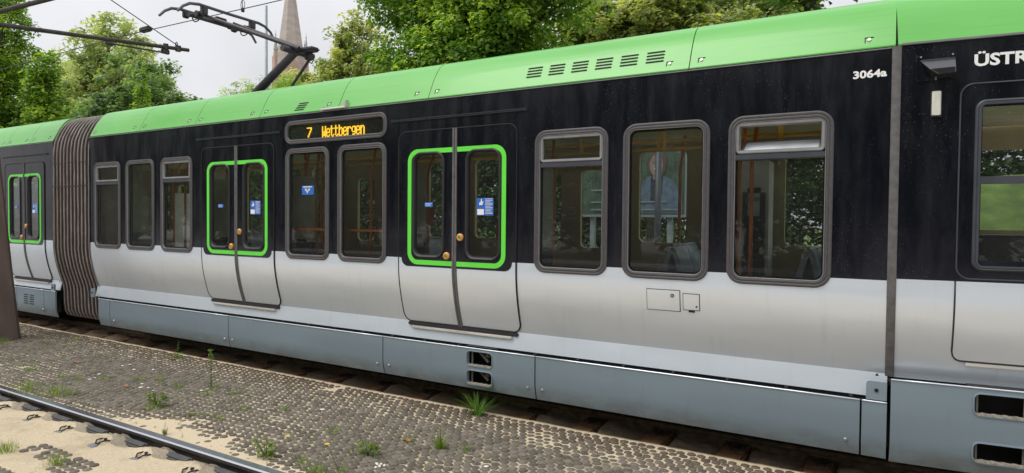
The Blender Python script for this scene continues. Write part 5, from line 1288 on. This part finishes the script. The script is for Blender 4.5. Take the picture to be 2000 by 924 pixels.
for k, x, y, lab in (("f", -6.08, 2.31, 'dry mossy weed in the sand at the left edge below the rail'), ("f", -5.43, 2.38, 'dry mossy weed in the sand at the bottom, nearest the setts')):
    weed(k, x, y, -.1, lab, 'weeds in the sand')
mbm = MB(); TM = []
for i in range(900):
    x = rw.uniform(-11, -1.5); y = rw.uniform(3.12, 5.0)
    if rw.rand() > (.9 if x < -5.2 else .45) * float(fb(np.array(x), np.array(y), 1.6, 61)) * 1.5: continue
    k0 = len(mbm.v); blades(mbm, TM, rw.randint(4, 11), rw.uniform(.012, .04), .018, .0018, 1.2, .4)
    for q in range(k0, len(mbm.v)): v = mbm.v[q]; mbm.v[q] = (v[0] + x, v[1] + y, v[2] + PZ)
mo = mbm.build('seedlings', M['weed'], None); at = mo.data.attributes.new('tone', 'FLOAT', 'POINT'); at.data.foreach_set('value', np.clip(np.array(TM, np.float32) - .1, 0, 1))
tag(mo, 'sparse moss and tiny seedlings in the joints of the dark setts', 'moss', None, 'stuff')
PETAL = [(-7.70, 3.77), (-7.67, 3.70), (-7.83, 3.88), (-8.05, 4.26), (-8.04, 4.34), (-7.73, 4.22), (-6.85, 3.81), (-6.78, 3.85), (-6.62, 3.81), (-6.99, 3.90), (-6.20, 4.08), (-6.21, 4.15), (-6.83, 4.80), (-6.86, 4.65), (-7.54, 4.34), (-2.54, 3.93), (-9.31, 4.89), (-4.63, 4.28)]
PEB = [(-3.24, 3.53), (-3.20, 3.51), (-3.26, 3.54), (-3.22, 3.55), (-3.18, 3.54), (-3.21, 3.48)]
def flake(seed, s, up):
    r = np.random.RandomState(seed); n = 8; mb = MB()
    R_ = [[(s * q * math.cos(2 * math.pi * j / n) * (1 + .3 * r.rand()), s * .7 * q * math.sin(2 * math.pi * j / n) * (1 + .3 * r.rand()), z) for j in range(n)] for q, z in ((.9, 0), (1, up * .5), (.5, up))]
    mb.loft(R_, cap=True); o = mb.build('t', M['petal'], None, True); m = o.data; bpy.data.objects.remove(o); m.name = 'petal'; return m
FL = [flake(i, .019, .006) for i in range(4)]
for i, (x, y) in enumerate(PETAL): tag(inst('petal', FL[i % 4], None, (x, y, -.026), (0, 0, i * 1.3), random.uniform(.8, 1.3)), 'small white petal lying on the dark setts', 'petal', 'white petals on the paving')
PB = [flake(20 + i, .012, .014) for i in range(3)]
for i, (x, y) in enumerate(PEB): tag(inst('pebble', PB[i % 3], None, (x, y, -.028), (0, 0, i * 2.1), random.uniform(.8, 1.25)), 'white pebble in the little heap near the bottom weeds', 'pebble', 'white pebbles in a little heap')
def dryleaf():
    mb = MB(); n = 10; rr = [1, .6, .9, .5, .95, .7, 1.1, .55, .85, .5]
    top = [(.035 * rr[j] * math.cos(2 * math.pi * j / n), .028 * rr[j] * math.sin(2 * math.pi * j / n), .012 * abs(math.sin(2 * math.pi * j / n)) + .003) for j in range(n)]
    mb.loft([[(x, y, z - .002) for x, y, z in top], top], cap=True); o = mb.build('t', M['dry'], None); m = o.data; bpy.data.objects.remove(o); m.name = 'dry_leaf'; return m
DM = dryleaf()
for i, ((x, y), lab) in enumerate(zip([(-8.66, 4.03), (-7.85, 4.77), (-7.01, 3.76), (-3.39, 4.03)], ('curled orange brown dead leaf on the setts at the far left', 'curled brown dead leaf at the foot of the leaning weed', 'small brown dead leaf on the setts among white petals', 'pale brown dead leaf beside the upright yellow green weed'))):
    tag(inst('dry_leaf', DM, None, (x, y, -.024), (0, 0, i), 1.3), lab, 'leaf', 'dead leaves on the paving')
